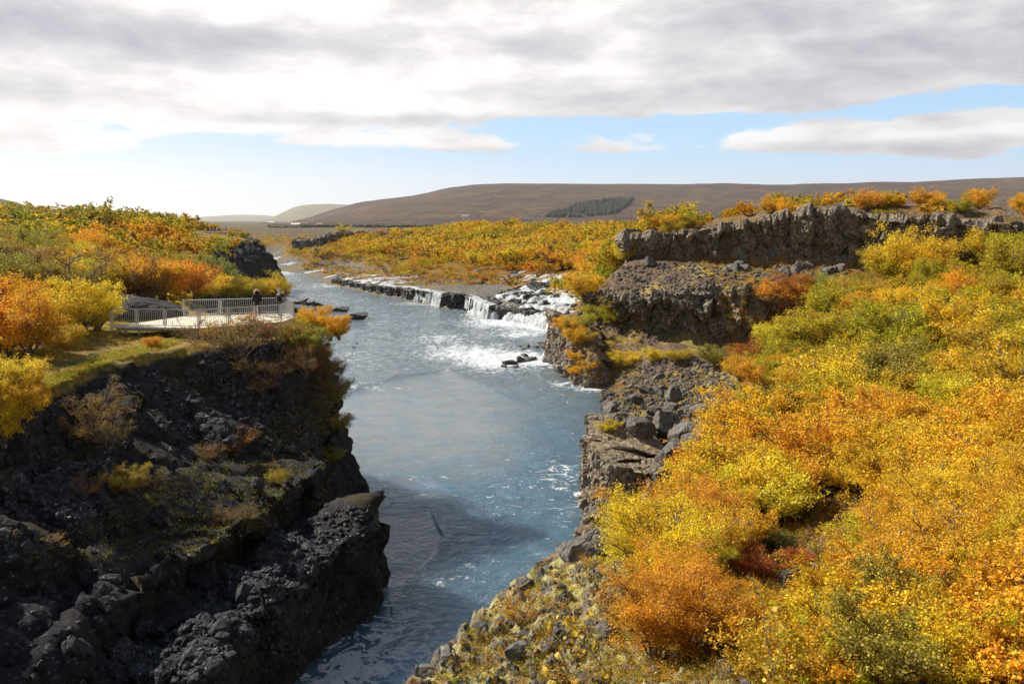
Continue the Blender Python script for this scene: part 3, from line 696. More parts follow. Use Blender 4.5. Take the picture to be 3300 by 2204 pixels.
for q in pts:
    s = float(np.clip(rng.lognormal(-.75, .45), .25, 1.3)); o = place_rock(q.x, q.y, q.z+s*.2, s, ROCKS, usedrock); THINGS.append((o, 'boulder', 'under_cliff', s))
for (u, v, s) in [(566,310,1.1),(556,317,.9),(574,306,.9),(586,306,1.0),(572,318,.7),(580,314,.7),(562,303,.7)]:
    q = hit(u, v); o = place_rock(q.x, q.y, q.z+.2, s, ROCKS, usedrock); THINGS.append((o, 'boulder', 'by_fall', s))
pts = scatter_uv([(300,610),(340,480),(300,420),(180,390),(60,450),(20,560),(30,670),(240,675)], 40, 'L')
for q in pts:
    s = float(np.clip(rng.lognormal(-1.45, .5), .12, .6)); o = place_rock(q.x, q.y, q.z+s*.05, s, DARKROCKS, useddark); THINGS.append((o, 'boulder', 'left_cliff', s))
for (u, v, s, fl) in [(165,629,.62,.8),(198,575,.95,.7),(110,606,.45,.8)]:
    q = hit(u, v, 'L'); o = place_rock(q.x, q.y, q.z+s*.2, s, DARKROCKS, useddark, flat=fl); THINGS.append((o, 'boulder', 'left_cliff', s))
for (u, v, s, d) in [(412,663,.34,0),(425,650,.22,0),(440,640,.25,0),(455,622,.25,0),(472,607,.28,0),(490,598,.22,0),(447,660,.3,0),(520,652,.26,0),(548,650,.2,0),(430,675,.3,0),(482,632,.22,0),(524,588,.35,0),(500,587,.25,0),(575,560,.6,0),(588,552,.7,0),(602,545,.6,0),(604,632,.22,0),(790,583,.3,0),(745,622,.5,0),(700,640,.4,0),(540,575,.22,0)]:
    q = hit(u, v)
    if q is None or q.y > 60: continue
    s *= 1.15; o = place_rock(q.x, q.y, q.z+s*.2, s, ROCKS, usedrock); THINGS.append((o, 'boulder', 'moss', s))
# rocks standing in the river
for (u, v, s, fl, lb) in [(357,318,2.1,.62,'largest dark boulder standing in the river beyond the metal platform'),(341,311,1.6,.6,'dark boulder in the river touching the left side of the largest one'),
        (345,321,1.1,.5,'low dark rock at the near foot of the largest river boulder'),(354,347,.3,.5,None),(357,343,.25,.5,None),
        (510,363,.95,.6,None),(520,361,.8,.6,None),(503,366,.6,.6,None),(514,367,.6,.5,None),(527,360,.9,.55,None),(534,359,.6,.5,None),(524,356,.8,.6,None),
        (524,349,.5,.6,None),(528,346,.5,.6,None),(536,347,.5,.6,None),(540,343,.6,.4,None),(545,347,.9,.6,None),(550,351,.7,.6,None),(520,346,.3,.6,None),(546,342,.4,.6,None),
        (300,303,2.3,.35,'low black rock shelf on the river edge just right of the platform railing'),(309,304,2.2,.28,None),(318,305.5,1.6,.3,None),(326,307,1.2,.25,None),(312,310,1.8,.3,None),(298,312,2.2,.4,None)]:
    q = PZ(u, v, 0.05 if v != 467 else 3.4); k = int(rng.integers(4)) if s < 2 else 0
    o = place_rock(q[0], q[1], q[2]+s*.12, s, WETROCKS, usedwet, k, fl/.62*.9)
    THINGS.append((o, 'boulder', 'river' if v > 330 and v != 467 else ('river_far' if v < 330 else 'left_cliff'), s))
    if lb: o['label'] = lb
# wet rocks poking out of the cascades
for (u, v, s) in [(494,299,1.5),(501,303,.9),(523,287,1.5),(534,297,1.9),(512,317,1.1),(500,315,1.2)]:
    q = hit(u, v)
    if q is None: continue
    o = place_rock(q.x, q.y, q.z-.05, s*.9, WETROCKS, usedwet, None, .8); THINGS.append((o, 'boulder', 'cascade', s))
for (u, v, s) in [(478,271,1.1),(480,283,1.6),(520,277,1.4),(502,279,1.3),(555,282,1.4),(532,281,1.3),(569,262,1.2),(515,273,1.4),(508,283,1.1),(538,276,1.),(457,281,1.2),(450,283,1.)]:
    q = hit(u, v); o = place_rock(q.x, q.y, q.z+.1, s, WETROCKS, usedwet, None, .7); THINGS.append((o, 'boulder', 'far_shore', s))
for i in range(len(DARKROCKS)):
    if i not in useddark: bpy.data.objects.remove(DARKROCKS[i])
for i in range(len(ROCKS)):
    if i not in usedrock: bpy.data.objects.remove(ROCKS[i])
for i in range(len(WETROCKS)):
    if i not in usedwet: bpy.data.objects.remove(WETROCKS[i])
# the big rock beside the platform
v, f = rock_np(171, 5, 5, .16); q = PY(131, 304, 57.5); bigrock = mesh_np('boulder', v, f, M_darkstone); bigrock.location = (q[0], q[1], 11.6); bigrock.scale = (4.3, 3.0, 1.55); bigrock.rotation_euler = (0, .05, .3)
tag(bigrock, 'long grey rounded rock lying behind the left end of the platform railing', 'boulder', 'boulders')
# gravel and small stones: one mass
def stones(name, P, S, mat, seed=0):
    base = [rock_np(200+k, 1, 5, .1) for k in range(6)]; V = []; Fc = []; n = 0
    for i, (q, s) in enumerate(zip(P, S)):
        v, f = base[i % 6]; a = rng.uniform(0, 6.28); R = np.array([[math.cos(a), -math.sin(a), 0], [math.sin(a), math.cos(a), 0], [0, 0, 1]])
        V.append((v*s*rng.uniform(.6, 1.3, 3)) @ R.T+np.array(q)); Fc.append(f+n); n += len(v)
    o = mesh_np(name, np.concatenate(V), np.concatenate(Fc), mat); tag(o, kind='stuff'); return o
pts = scatter_uv([(602,385),(640,365),(660,355),(720,362),(742,392),(746,424),(715,436),(650,436),(610,418),(600,400)], 1900)
pts += scatter_uv([(560,305),(590,280),(635,262),(700,262),(850,268),(830,290),(760,290),(720,300),(690,330),(650,345),(600,330),(570,318)], 2300)
P_ = [(q.x, q.y, q.z+.02) for q in pts]; S_ = rng.lognormal(-1.75, .5, len(P_)).clip(.06, .6)
g_ = stones('gravel', P_, S_, M_boulder); tag(g_, 'loose grey stones and gravel covering the scree on the right bank', 'gravel')
pts = scatter_uv([(150,385),(230,350),(305,400),(318,440),(270,455),(200,450),(160,430)], 1500, 'L')+scatter_uv([(255,545),(300,515),(370,505),(385,520),(330,570),(280,610),(200,683),(120,683),(200,600)], 1500, 'L')+scatter_uv([(0,460),(80,400),(120,470),(60,560),(0,560)], 600, 'L')+scatter_uv([(0,683),(0,400),(330,400),(380,600),(250,683)], 500, 'L')
P_ = [(q.x, q.y, q.z) for q in pts]; S_ = rng.lognormal(-2.3, .6, len(P_)).clip(.04, .5)
M_stonelichen = rockmat('lichen_stone', (.03, .03, .032), (.10, .103, .113), .95, .05, 1.2)
g_ = stones('rubble', P_, S_, M_stonelichen); tag(g_, 'shaded lichen-spotted rubble covering the left gorge wall', 'rubble')
pts = scatter_uv([(410,683),(450,630),(540,560),(600,545),(640,560),(600,683)], 500)+scatter_uv([(640,683),(700,600),(760,540),(830,520),(860,600),(800,683)], 500)
pts = [q for q in pts if q.y < 60]
g_ = stones('pebbles', [(q.x, q.y, q.z) for q in pts], rng.lognormal(-2.9, .5, len(pts)).clip(.02, .16), M_boulder); tag(g_, 'scattered small stones among the moss of the near slope', 'pebbles')
log('rocks')
# ------------------------------------------------------------------ shrubs
def tube_np(p0, p1, r0, r1, n=5):
    """straight tapered tubes, vectorised: p0,p1 (k,3)"""
    k = len(p0); d = p1-p0; d = d/(np.linalg.norm(d, axis=1, keepdims=True)+1e-9)
    h = np.where(np.abs(d[:, 2:3]) < .9, np.array([[0, 0, 1.]]), np.array([[1., 0, 0]])); a = np.cross(d, h); a /= np.linalg.norm(a, axis=1, keepdims=True); b = np.cross(d, a)
    t = np.arange(n)*2*math.pi/n; ring = a[:, None]*np.cos(t)[None, :, None]+b[:, None]*np.sin(t)[None, :, None]
    V = np.concatenate([p0[:, None]+ring*r0[:, None, None], p1[:, None]+ring*r1[:, None, None]], 1).reshape(-1, 3)
    i = np.arange(n); q = np.stack([i, (i+1) % n, (i+1) % n+n, i+n], 1); Fc = (q[None]+(np.arange(k)*2*n)[:, None, None]).reshape(-1, 4)
    return V, Fc
def leaf_quads(c, size, r, aspect=.75, up=.35):
    n = len(c); nm = r.normal(size=(n, 3)); nm[:, 2] += up; nm /= np.linalg.norm(nm, axis=1, keepdims=True)
    a = np.cross(nm, r.normal(size=(n, 3))); a /= np.linalg.norm(a, axis=1, keepdims=True); b = np.cross(nm, a)
    s = (size*r.uniform(.65, 1.35, n))[:, None]
    V = np.stack([c-a*s*.5, c+b*s*.5*aspect-a*s*.06+nm*s*.08, c+a*s*.5, c-b*s*.5*aspect-a*s*.06+nm*s*.08], 1).reshape(-1, 3)
    return V, np.arange(4*n).reshape(-1, 4)
def shrub_np(seed, h, rad, nleaf, lsize, stems=8, nb=9, nt=7, spread=1., sparse=0.):
    r = np.random.default_rng(seed); P0 = []; P1 = []; R0 = []; R1 = []; tips = []
    def seg(a, b, ra, rb): P0.append(a); P1.append(b); R0.append(ra); R1.append(rb)
    for s in range(stems):
        az = 2*math.pi*(s+r.uniform(-.4, .4))/stems; lean = r.uniform(.1, 1.)**.7*spread; H_ = h*r.uniform(.6, 1.16)*(1-.28*lean)
        pts = [np.array([math.cos(az), math.sin(az), 0])*.06*rad]; 
        for k in range(1, 6):
            t = k/5; q = np.array([math.cos(az)*rad*lean*t**1.25, math.sin(az)*rad*lean*t**1.25, H_*t**.9]); q += r.normal(size=3)*.05*rad*t; pts.append(q)
        r0 = .022*h*r.uniform(.6, 1)
        for k in range(5): seg(pts[k], pts[k+1], r0*(1-.17*k), r0*(1-.17*(k+1)))
        for b in range(nb):
            t = r.uniform(.28, .98); i = min(4, int(t*5)); q = pts[i]+(pts[i+1]-pts[i])*(t*5-i)
            aa = az+r.normal()*1.2; el = r.uniform(.15, .9); L_ = rad*r.uniform(.35, .6)*(1.15-.5*t); d = np.array([math.cos(aa)*math.cos(el), math.sin(aa)*math.cos(el), math.sin(el)]); e = q+d*L_
            seg(q, e, r0*.34, r0*.14)
            for w in range(nt):
                tt = r.uniform(.3, 1.0); a_ = q+(e-q)*tt; dd = d*.6+r.normal(size=3)*.55; dd[2] += .25; dd /= np.linalg.norm(dd); L2 = rad*r.uniform(.12, .3)
                b_ = a_+dd*L2; tips.append((a_, b_)); 
                if w < 4: seg(a_, b_, r0*.12, r0*.05)
    tips = np.array(tips); w = r.uniform(.2, 1.6, len(tips)); 
    if sparse: w[r.random(len(tips)) < sparse] *= .08
    pick = r.choice(len(tips), nleaf, p=w/w.sum()); t = r.uniform(.1, 1.1, nleaf)[:, None]
    c = tips[pick, 0]*(1-t)+tips[pick, 1]*t+r.normal(size=(nleaf, 3))*rad*.035; c[:, 2] = np.maximum(c[:, 2], .03*h)
    LV, LF = leaf_quads(c, lsize, r); BV, BF = tube_np(np.array(P0), np.array(P1), np.array(R0), np.array(R1), 4)
    return LV, LF, BV, BF
def make_shrub(seed, h, rad, nleaf, ls, **k):
    LV, LF, BV, BF = shrub_np(seed, h, rad, nleaf, ls, **k); e = empty('birch_shrub')
    mesh_np('crown', LV, LF, M_leaf, e); mesh_np('trunk', BV, BF, M_bark, e); return e
def make_small(seed, h, rad, nleaf, ls, **k):
    LV, LF, BV, BF = shrub_np(seed, h, rad, nleaf, ls, **k)
    return mesh_np('birch_shrub', np.concatenate([LV, BV]), np.concatenate([LF, BF+len(LV)]), [M_leaf, M_bark], midx=np.concatenate([np.zeros(len(LF)), np.ones(len(BF))]))
# unit shrubs: height 1, radius about .6
PN = [make_shrub(300+i, 1, .62, 26000, .0175, stems=13, nb=12, nt=9) for i in range(3)]         # near, leaves about 4 cm at 2.3 m
PX = [make_shrub(340+i, 1, .66, 9500, .034, stems=9, nb=10, nt=8) for i in range(3)]
PM = [make_shrub(310+i, 1, .66, 15000, .026, stems=13, nb=11, nt=8) for i in range(4)]
PS = [make_shrub(320+i, 1, .62, 2600, .024, stems=9, nb=10, nt=8, sparse=.5) for i in range(2)]     # half bare
PF = [make_small(330+i, 1, .66, 3400, .052, stems=9, nb=7, nt=6) for i in range(5)]
USED = set()
def hsv(c): return c
YG=(.55,.435,.022); GOLD=(.90,.51,.022); ORG=(.93,.45,.025); DORG=(.93,.38,.022); OLV=(.39,.34,.04); RUST=(.48,.15,.02); YEL=(.84,.62,.03); BRN=(.30,.17,.05); GRN=(.13,.16,.025); PALE=(.30,.34,.09)
CN = {YG:'yellow-green', GOLD:'golden', ORG:'orange', DORG:'deep orange', OLV:'olive green', RUST:'rust red', YEL:'bright yellow', BRN:'brownish', GRN:'dark green', PALE:'pale sage green'}
def jit(c, a=.12):
    return tuple(float(np.clip(q*rng.uniform(1-a, 1+a), .004, .9)) for q in c)+(1.,)
def place_shrub(pool, x, y, z, h, col, wid=1., zone='', k=None, lean=None):
    k = int(rng.integers(len(pool))) if k is None else k; p = pool[k]; rot = (rng.uniform(-.12, .12) + (lean or 0)*0, rng.uniform(-.12, .12), rng.uniform(0, 6.28)); sc = (h*wid, h*wid, h); c = jit(col)
    if id(p) not in USED:
        USED.add(id(p)); o = p; o.location = (x, y, z); o.rotation_euler = rot; o.scale = sc; o.color = c
        for ch in o.children: ch.color = c
    else: o = dup(p, (x, y, z), rot, sc, c)
    if col in (GRN, PALE, OLV) and zone in ('left_rim', 'left_cliff', 'right_slope', 'right_mid', 'left_front'): o.name = 'willow_shrub'
    elif col == RUST: o.name = 'bilberry_bush'
    THINGS.append((o, 'shrub', zone, h, CN[col])); return o
def uvshrub(pool, u, v, hpx, col, wid=1., side='R', zone='', k=None, dz=-.1):
    """stands where the view ray through (u, v) meets the ground; its height in metres follows from its distance"""
    q = hit(u, v, side)
    if q is None: return None
    _, _, fw = proj(np.array([[q.x, q.y, q.z]])); h = hpx/F*float(fw[0])
    return place_shrub(pool, q.x, q.y, q.z+dz, h, col, wid, zone, k)
# --- left bank, by hand (picture px of the base)
for (x, y, h, c, w, k) in [(20,822,150,ORG,1.1,None),(70,815,130,ORG,1.,None),(-5,800,170,DORG,1.,None),(120,775,130,GOLD,1.1,None),(190,762,120,YEL,1.1,None),(225,758,75,YEL,1.2,None),(150,800,60,GOLD,1.3,None),
        (25,915,110,GOLD,1.2,None),(40,975,110,GOLD,1.1,None),(10,1020,120,GOLD,1.,None),(0,940,120,YEL,1.1,None),(75,940,70,GOLD,1.,None),
        (50,688,65,ORG,1.3,None),(15,690,70,GOLD,1.1,None),(90,685,70,BRN,1.2,None),(235,690,95,YEL,1.1,None),(285,692,100,GOLD,1.,None),(275,680,110,BRN,1.,None),(330,694,95,BRN,.9,None),
        (375,692,105,DORG,1.1,None),(425,692,100,DORG,1.1,None),(348,690,105,ORG,1.,None),(455,690,60,GOLD,1.2,None),(485,694,75,YEL,1.2,None),(520,694,70,YG,1.1,None),(545,694,65,YG,1.2,None),(500,668,70,PALE,1.2,None),(470,640,60,PALE,.8,None),
        (590,694,62,GOLD,1.1,None),(625,694,64,YEL,1.2,None),(640,690,50,YEL,1.,None),(315,660,80,GOLD,1.1,None),(400,650,70,OLV,1.2,None),(200,650,85,GOLD,1.2,None),(210,610,80,ORG,1.1,None)]:
    uvshrub(PM, x/2.293, y/2.293, h/2.293, c, w, 'L', 'left_front', k)
uvshrub(PS, 148/2.293, 705/2.293, 145/2.293, BRN, 1.25, 'L', 'left_front', 0)
# cliff edge shrubs round and under the platform
for (u, v, Y, h, c, w, pool) in [(200,341,46.6,2.0,BRN,1.3,PS),(228,339,46.8,2.1,ORG,1.3,PS),(256,338,47.4,2.0,BRN,1.3,PS),(276,341,47.5,2.2,RUST,1.2,PS),(242,352,45.2,2.4,BRN,1.4,PS),(213,350,44.8,1.7,BRN,1.3,PS),
        (298,338,48.8,1.7,OLV,1.2,PM),(308,350,48.4,2.2,OLV,1.1,PM),(316,360,48.0,2.0,BRN,1.1,PM),(321,376,47.6,1.8,BRN,1.1,PM),(296,362,47.,1.8,BRN,1.1,PS),
        (309,334,50.2,1.7,YG,1.,PM),(318,330,50.4,1.9,GOLD,1.1,PM),(330,333,49.9,1.8,ORG,1.15,PM),(339,332,49.6,1.3,ORG,1.2,PM),(306,322,51.6,1.4,ORG,.9,PM),(326,392,46.8,1.8,BRN,1.1,PS),(338,372,48,1.5,BRN,.9,PS),(344,386,48,1.3,OLV,.8,PS)]:
    q = PY(u, v, Y); place_shrub(pool, q[0], q[1], q[2]-.5, h, c, w, 'left_rim')
for (x, y, h, c, w) in [(230,985,110,BRN,1.1),(200,1010,80,BRN,1.1),(250,1030,90,BRN,1.),(350,1120,60,BRN,1.),(300,1130,70,OLV,1.2),(540,1040,50,RUST,1.2),(560,1020,50,RUST,1.),(480,1060,55,BRN,1.2),
        (350,795,30,ORG,1.1),(760,930,60,OLV,1.3),(780,990,50,OLV,1.1),(570,1190,40,BRN,1.5),(520,1200,50,BRN,1.4),(640,1110,40,OLV,1.2),(760,1060,40,OLV,1.2),(820,1060,26,BRN,1.2),
        (120,1240,30,BRN,1.6),(200,1130,50,RUST,1.3),(600,900,50,BRN,1.4),(560,860,60,BRN,1.5),(700,860,60,BRN,1.3),(640,870,60,BRN,1.3)]:
    uvshrub(PS if c in (BRN, RUST) else PM, x/2.293, y/2.293, h/2.293, c, w, 'L', 'left_cliff')
log('hand shrubs')
# --- left hill: many bushes, the largest in the picture as individuals, the rest one mass
cand = []
YY = np.arange(60, 330, 3.6)
for y in YY:
    xr = np.interp(y, Yl, prof[:, 6, 0]); x = xr+1.5
    while x > -.74*y-8:
        cand.append((x+rng.uniform(-1.3, 1.3), y+rng.uniform(-1.7, 1.7))); x -= 3.7
hillmass = []; left_ind = []
for x, y in cand:
    if y < 68 and x > -34: continue
    z = drop(x, y, 'L')
    if z is None: continue
    xr = np.interp(y, Yl, prof[:, 6, 0])
    if 175 < y < 262 and x > xr-7: continue
    h = rng.uniform(2.2, 4.0)*(.8+.4*float(sst(0, 12, xr-x)))
    uu, vv, fw_ = proj(np.array([[x, y, z]])); hp_ = h/float(fw_[0])*F
    if 192 < uu[0] < 232 and vv[0]-hp_ < 232 and y < 262: continue
    if y > 220: h *= .8
    n = float(fbm(np.array([[x*.06, y*.06, 0]]), 3, 90)[0]); t = n+rng.uniform(-.14, .14)
    col = OLV if t < .47 else YG if t < .57 else YEL if t < .60 else GOLD if t < .64 else ORG
    if y < 100 and rng.random() < .35: col = (YEL, GOLD, ORG, BRN)[int(rng.integers(4))]
    cand_key = h/y*(1 if rng.random() < .9 else .6)
    left_ind.append((cand_key, x, y, z, h, col))
left_ind.sort(key=lambda q: -q[0])
for (kk, x, y, z, h, col) in left_ind[:58]: place_shrub(PM if y < 95 else PF, x, y, z-.15, h, col, rng.uniform(.95, 1.25), 'left_hill')
hillmass = [(x, y, z, h, col) for (kk, x, y, z, h, col) in left_ind[58:]]
for (u, v, hp, c) in [(8,212,17,OLV),(245,234,8.5,OLV),(258,236,6,YG),(66,214,12,OLV),(92,212,13,OLV),(105,213,11,OLV),(140,216,9,YG),(262,239,7,GOLD),(232,238,6,YG)]:
    q = PY(u, v, 150 if u < 200 else 236); z = drop(q[0], q[1], 'L') or q[2]; place_shrub(PF, q[0], q[1], z-.2, max(hp/F*q[1]*1.15, 18+(218-(v-hp))/F*q[1]-z if u < 200 else 0), c, 1., 'left_skyline')
# --- far bank
near_ind = []; farmass = []
shp = SH[(SH[:, 1] > 128)]
seglen = np.concatenate([[0], np.cumsum(np.linalg.norm(np.diff(shp, axis=0), axis=1))])
def shore_at(s):
    x = np.interp(s, seglen, shp[:, 0]); y = np.interp(s, seglen, shp[:, 1]); a = np.array([np.interp(s-6, seglen, shp[:, 0]), np.interp(s-6, seglen, shp[:, 1])]); b = np.array([np.interp(s+6, seglen, shp[:, 0]), np.interp(s+6, seglen, shp[:, 1])])
    t = b-a; t /= np.linalg.norm(t)+1e-9; return x-t[1], y+t[0], (-t[1], t[0])
N_far = 3500
for i in range(N_far):
    s = rng.uniform(0, seglen[-1]); x, y, n = shore_at(s); d0 = 18 if y < 225 else 4; d = d0+(110-d0)*rng.random()**.85; x += n[0]*d; y += n[1]*d
    far2 = y > 235
    near_ind.append((x, y, d))
for i in range(2600):
    az = rng.uniform(-.34, .2); r = 200*(700/200)**rng.random(); x, y = r*math.sin(az), r*math.cos(az)
    if float(fbm(np.array([[x*.035, y*.035, 0]]), 3, 95)[0]) > .5: near_ind.append((x, y, 200))
for i in range(150):    # slope below the tip of the upper cliff
    x, y = rng.uniform(9, 27), rng.uniform(113, 160)
    near_ind.append((x, y, 60))
FALLS_UV = [(343,282),(353,283),(362,283),(372,284),(384,286),(502,280),(521,282),(541,283),(551,284),(566,286),(583,285),(597,287),(532,283),(325,278)]
tmp = []
for x, y, d in near_ind:
    z = drop(x, y)
    if z is None or z < 2.6 or y < 112 or (y < 124 and x < 13) or (y < 150 and x < 11): continue
    if x > 17 and y < 116: continue
    h = rng.uniform(2.4, 5.0) if d < 150 else rng.uniform(1.0, 2.1)
    u, v, fw = proj(np.array([[x, y, z]])); u = float(u[0]); v = float(v[0])
    if any(abs(u-a) < 6.5 and -5 < v-b < 9 for a, b in FALLS_UV): continue
    if d < 27: h *= .45
    elif d < 32: h *= .65
    t = float(fbm(np.array([[x*.05, y*.05, 0]]), 3, 97)[0])+rng.uniform(-.16, .16)+(.07 if d < 55 else -.06)
    col = YG if t < .41 else YEL if t < .46 else GOLD if t < .53 else ORG if t < .62 else DORG if t < .66 else BRN
    if d > 80 and col in (BRN, DORG): col = GOLD
    if y > 200 and rng.random() < .5: col = (YEL, GOLD)[int(rng.integers(2))]
    u, v, fw = proj(np.array([[x, y, z]])); tmp.append((h/float(fw[0])*(1 if d < 55 else .7), x, y, z, h, col, float(u[0])))
tmp.sort(key=lambda q: -q[0]); ind = []
taken = []
for q in tmp:
    if len(ind) < 58 and 250 < q[6] < 660 and all((q[1]-a)**2+(q[2]-b)**2 > 7 for a, b in taken): ind.append(q); taken.append((q[1], q[2]))
    else: farmass.append(q[1:6])
for (kk, x, y, z, h, col, u) in ind: place_shrub(PF, x, y, z-.15, h, col, rng.uniform(.95, 1.3), 'far_bank')
# --- on the upper cliff
cliffmass = []
for i in range(330):
    x = rng.uniform(18, 110); y = rng.uniform(84, 135)
    yc = np.interp(x, [16.5, 28, 38, 48, 64, 80, 100], [112, 106, 100.5, 94, 83.5, 76, 70])
    if y < yc+2.2 or y > yc+26: continue
    z = drop(x, y); h = rng.uniform(1.5, 2.9); c = (GOLD, GOLD, YEL, ORG, YG)[int(rng.integers(5))]
    if len([1 for t in THINGS if t[2] == 'cliff_top']) < 24 and y < yc+9: place_shrub(PM, x, y, z-.3, h, c, rng.uniform(1.1, 1.5), 'cliff_top')
    else: cliffmass.append((x, y, z-.3, h, c))
# --- right slope
slope_pts = []
tries = 0
def region_col(u, v):
    a = YG
    if v > 470: a = GOLD
    if u < 700 and v > 480: a = YEL if v < 560 else ORG
    if 640 < u < 760 and v < 480: a = GOLD
    if u > 840 and 430 < v < 480: a = GOLD
    if u < 720 and v > 560: a = ORG
    if u > 780 and v > 520: a = GOLD
    r = rng.random()
    if a == YG: return YG if r < .55 else YEL if r < .78 else GOLD if r < .97 else OLV
    if r < .10 and u < 800: a = ORG if a in (GOLD, YEL) else YEL
    elif r < .3: a = YEL
    elif r < .33: a = OLV if v > 500 else YG
    return a
while len(slope_pts) < 104 and tries < 9000:
    tries += 1; u = rng.uniform(560, 1075); v = rng.uniform(262, 700)
    lim = np.interp(v, [255,300,330,370,400,440,480,520,560,600,640,690], [905,838,800,775,755,742,718,680,650,648,655,740])
    if u < lim: continue
    # the little gully with the path stays open
    gf = lambda q: np.interp(q, [480,500,540,580,620,683], [890,850,800,760,720,690])
    hp = 60+.16*(v-300)
    if v > 500 and any(abs(u-gf(v-t*hp)) < np.interp(v, [480,520,600,683], [12,30,48,54])+t*8 and v-t*hp > 485 for t in (.25, .5, .8)): continue
    g = gf(v)
    if abs(u-g) < np.interp(v, [480,520,600,683], [12,36,56,60]) and 490 < v: continue
    if 700 < u < 860 and v > 560 and rng.random() < .6: continue
    q = hit(u, v)
    if q is None or q.y > 100 or q.y < 5: continue
    gap_ = (1.05+.028*q.y)
    if any((q.x-a)**2+(q.y-b)**2 < gap_**2 for a, b in slope_pts): continue
    slope_pts.append((q.x, q.y)); h = min(3.6, .95+.052*q.y)*rng.uniform(.8, 1.2)
    if q.y < 15: h = rng.uniform(1.1, 1.7)
    place_shrub((PX if q.y < 15 else PN) if q.y < 26 else PM, q.x, q.y, q.z-.15, h, region_col(u, v), rng.uniform(1.05, 1.4), 'right_slope')
log('slope shrubs', len(slope_pts), tries)
for (x, y, h, c, w, pool) in [(2085,660,130,GOLD,1.,PM),(2060,650,110,YEL,1.,PM),(2130,660,110,GOLD,1.,PM),(1190,1430,95,ORG,.9,PS),(1500,1500,200,ORG,1.15,PN),(1580,1490,190,ORG,1.15,PN),(1450,1440,70,ORG,1.2,PN),(1650,1500,180,ORG,1.15,PN),(1690,1440,120,ORG,1.2,PN),(1570,1390,140,ORG,1.2,PN),(1490,1370,90,GOLD,1.2,PN),(1600,1330,110,YEL,1.3,PN),(1790,1190,70,GRN,1.6,PM),(1900,1130,60,GRN,1.6,PM),(1690,1400,50,OLV,1.6,PM),(1830,1290,40,RUST,1.6,PM),(1760,1250,50,GRN,1.6,PM),(1720,1320,70,RUST,1.6,PM),(1780,1400,50,RUST,1.7,PM),
       (1540,1290,110,YEL,1.2,PM),(1480,1320,80,GOLD,1.2,PM),(1345,1300,40,ORG,1.,PS),(1745,770,60,RUST,1.3,PM),(1770,700,60,ORG,1.3,PM),(1815,690,60,RUST,1.3,PM),(1840,800,60,RUST,1.2,PM),(1715,830,50,RUST,1.4,PM),(1800,760,80,RUST,1.3,PM),(1840,720,80,ORG,1.2,PM),(1780,820,70,RUST,1.3,PM),(1860,800,80,ORG,1.2,PM),(1750,900,80,ORG,1.2,PM),(1700,870,60,GOLD,1.3,PM),(1820,880,80,GOLD,1.2,PM),(1900,700,70,OLV,1.2,PM),(1700,940,60,GOLD,1.2,PM),
       (1285,752,26,ORG,1.6,PM),(1310,760,30,OLV,1.6,PM),(1335,790,34,GOLD,1.5,PM),(1325,830,30,GOLD,1.5,PM),(1300,745,24,GOLD,1.6,PM),(1345,750,30,YG,1.5,PM),(1350,850,28,ORG,1.5,PM),(1320,860,24,GOLD,1.4,PM),(1410,745,50,YG,1.3,PM),(1370,735,45,YG,1.4,PM),(1640,840,50,OLV,1.3,PM),(1470,740,40,RUST,1.1,PM),(1380,740,50,OLV,1.3,PM),(1400,720,40,OLV,1.3,PM),(1320,780,40,GOLD,1.3,PM),(1300,760,35,ORG,1.3,PM),(1430,840,40,YEL,1.5,PM),(1500,830,34,YEL,1.5,PM),(1560,830,34,YG,1.5,PM),(1620,1010,34,GOLD,1.3,PM),
       (1400,985,26,YEL,1.8,PM),(1660,1060,50,ORG,1.3,PM),(1580,1120,50,ORG,1.2,PS),(1340,690,70,GOLD,1.1,PM),(1370,660,70,GOLD,1.1,PM),(1400,625,60,ORG,1.2,PM),(1440,600,45,YEL,1.3,PM),(1355,640,70,ORG,1.1,PM)]:
    uvshrub(pool, x/2.293, y/2.293, h/2.293, c, w, 'R', 'right_mid' if x < 2000 and y < 1180 else 'right_slope')
# saplings close to the camera at the bottom edge
def sapling(x, y, z, h, seed):
    r = np.random.default_rng(seed); e = empty('birch_sapling', (x, y, z)); mb = MB(); C_ = []
    stem = [Vector((0, 0, 0))]; 
    for k in range(1, 7): stem.append(Vector((r.normal()*.02*k, r.normal()*.02*k, h*k/6)))
    mb.tube(stem, [.008*(1-.12*k) for k in range(7)], 6)
    for k in range(9):
        t = r.uniform(.25, 1); i = min(5, int(t*6)); p0 = stem[i].lerp(stem[i+1], t*6-i); a = r.uniform(0, 6.28); L_ = h*r.uniform(.2, .42)*(1.2-t*.6)
        p1 = p0+Vector((math.cos(a)*L_*.6, math.sin(a)*L_*.6, L_*.55)); mb.tube([p0, (p0+p1)/2+Vector((0, 0, -.01)), p1], [.0035, .0025, .0015], 5)
        for q in range(7): C_.append(np.array(p0.lerp(p1, r.uniform(.35, 1.05)))+r.normal(size=3)*.02)
    C_ = np.array(C_); LV, LF = leaf_quads(C_, .05, r, .85, .2); mb.build('trunk', M_bark, e)
    o = mesh_np('crown', LV, LF, M_leaf, e); o.color = (.62, .42, .05, 1); return e
for i, (u, Y, h, lb) in enumerate([(604,5.2,1.15,'thin birch sapling with sparse yellow leaves at the bottom edge over the moss'),(556,5.6,.9,'thin green-leaved sapling at the bottom edge, left of the other one over the moss'),(768,5.0,.9,'thin birch sapling rising from the bottom edge before the bare soil path')]):
    q = PY(u, 690, Y); zz = H(np.array([q[0]]), np.array([q[1]]))[0]; e = sapling(q[0], q[1], zz, max(.8, q[2]+.62*h-zz+.1), 500+i); tag(e, lb, 'sapling')
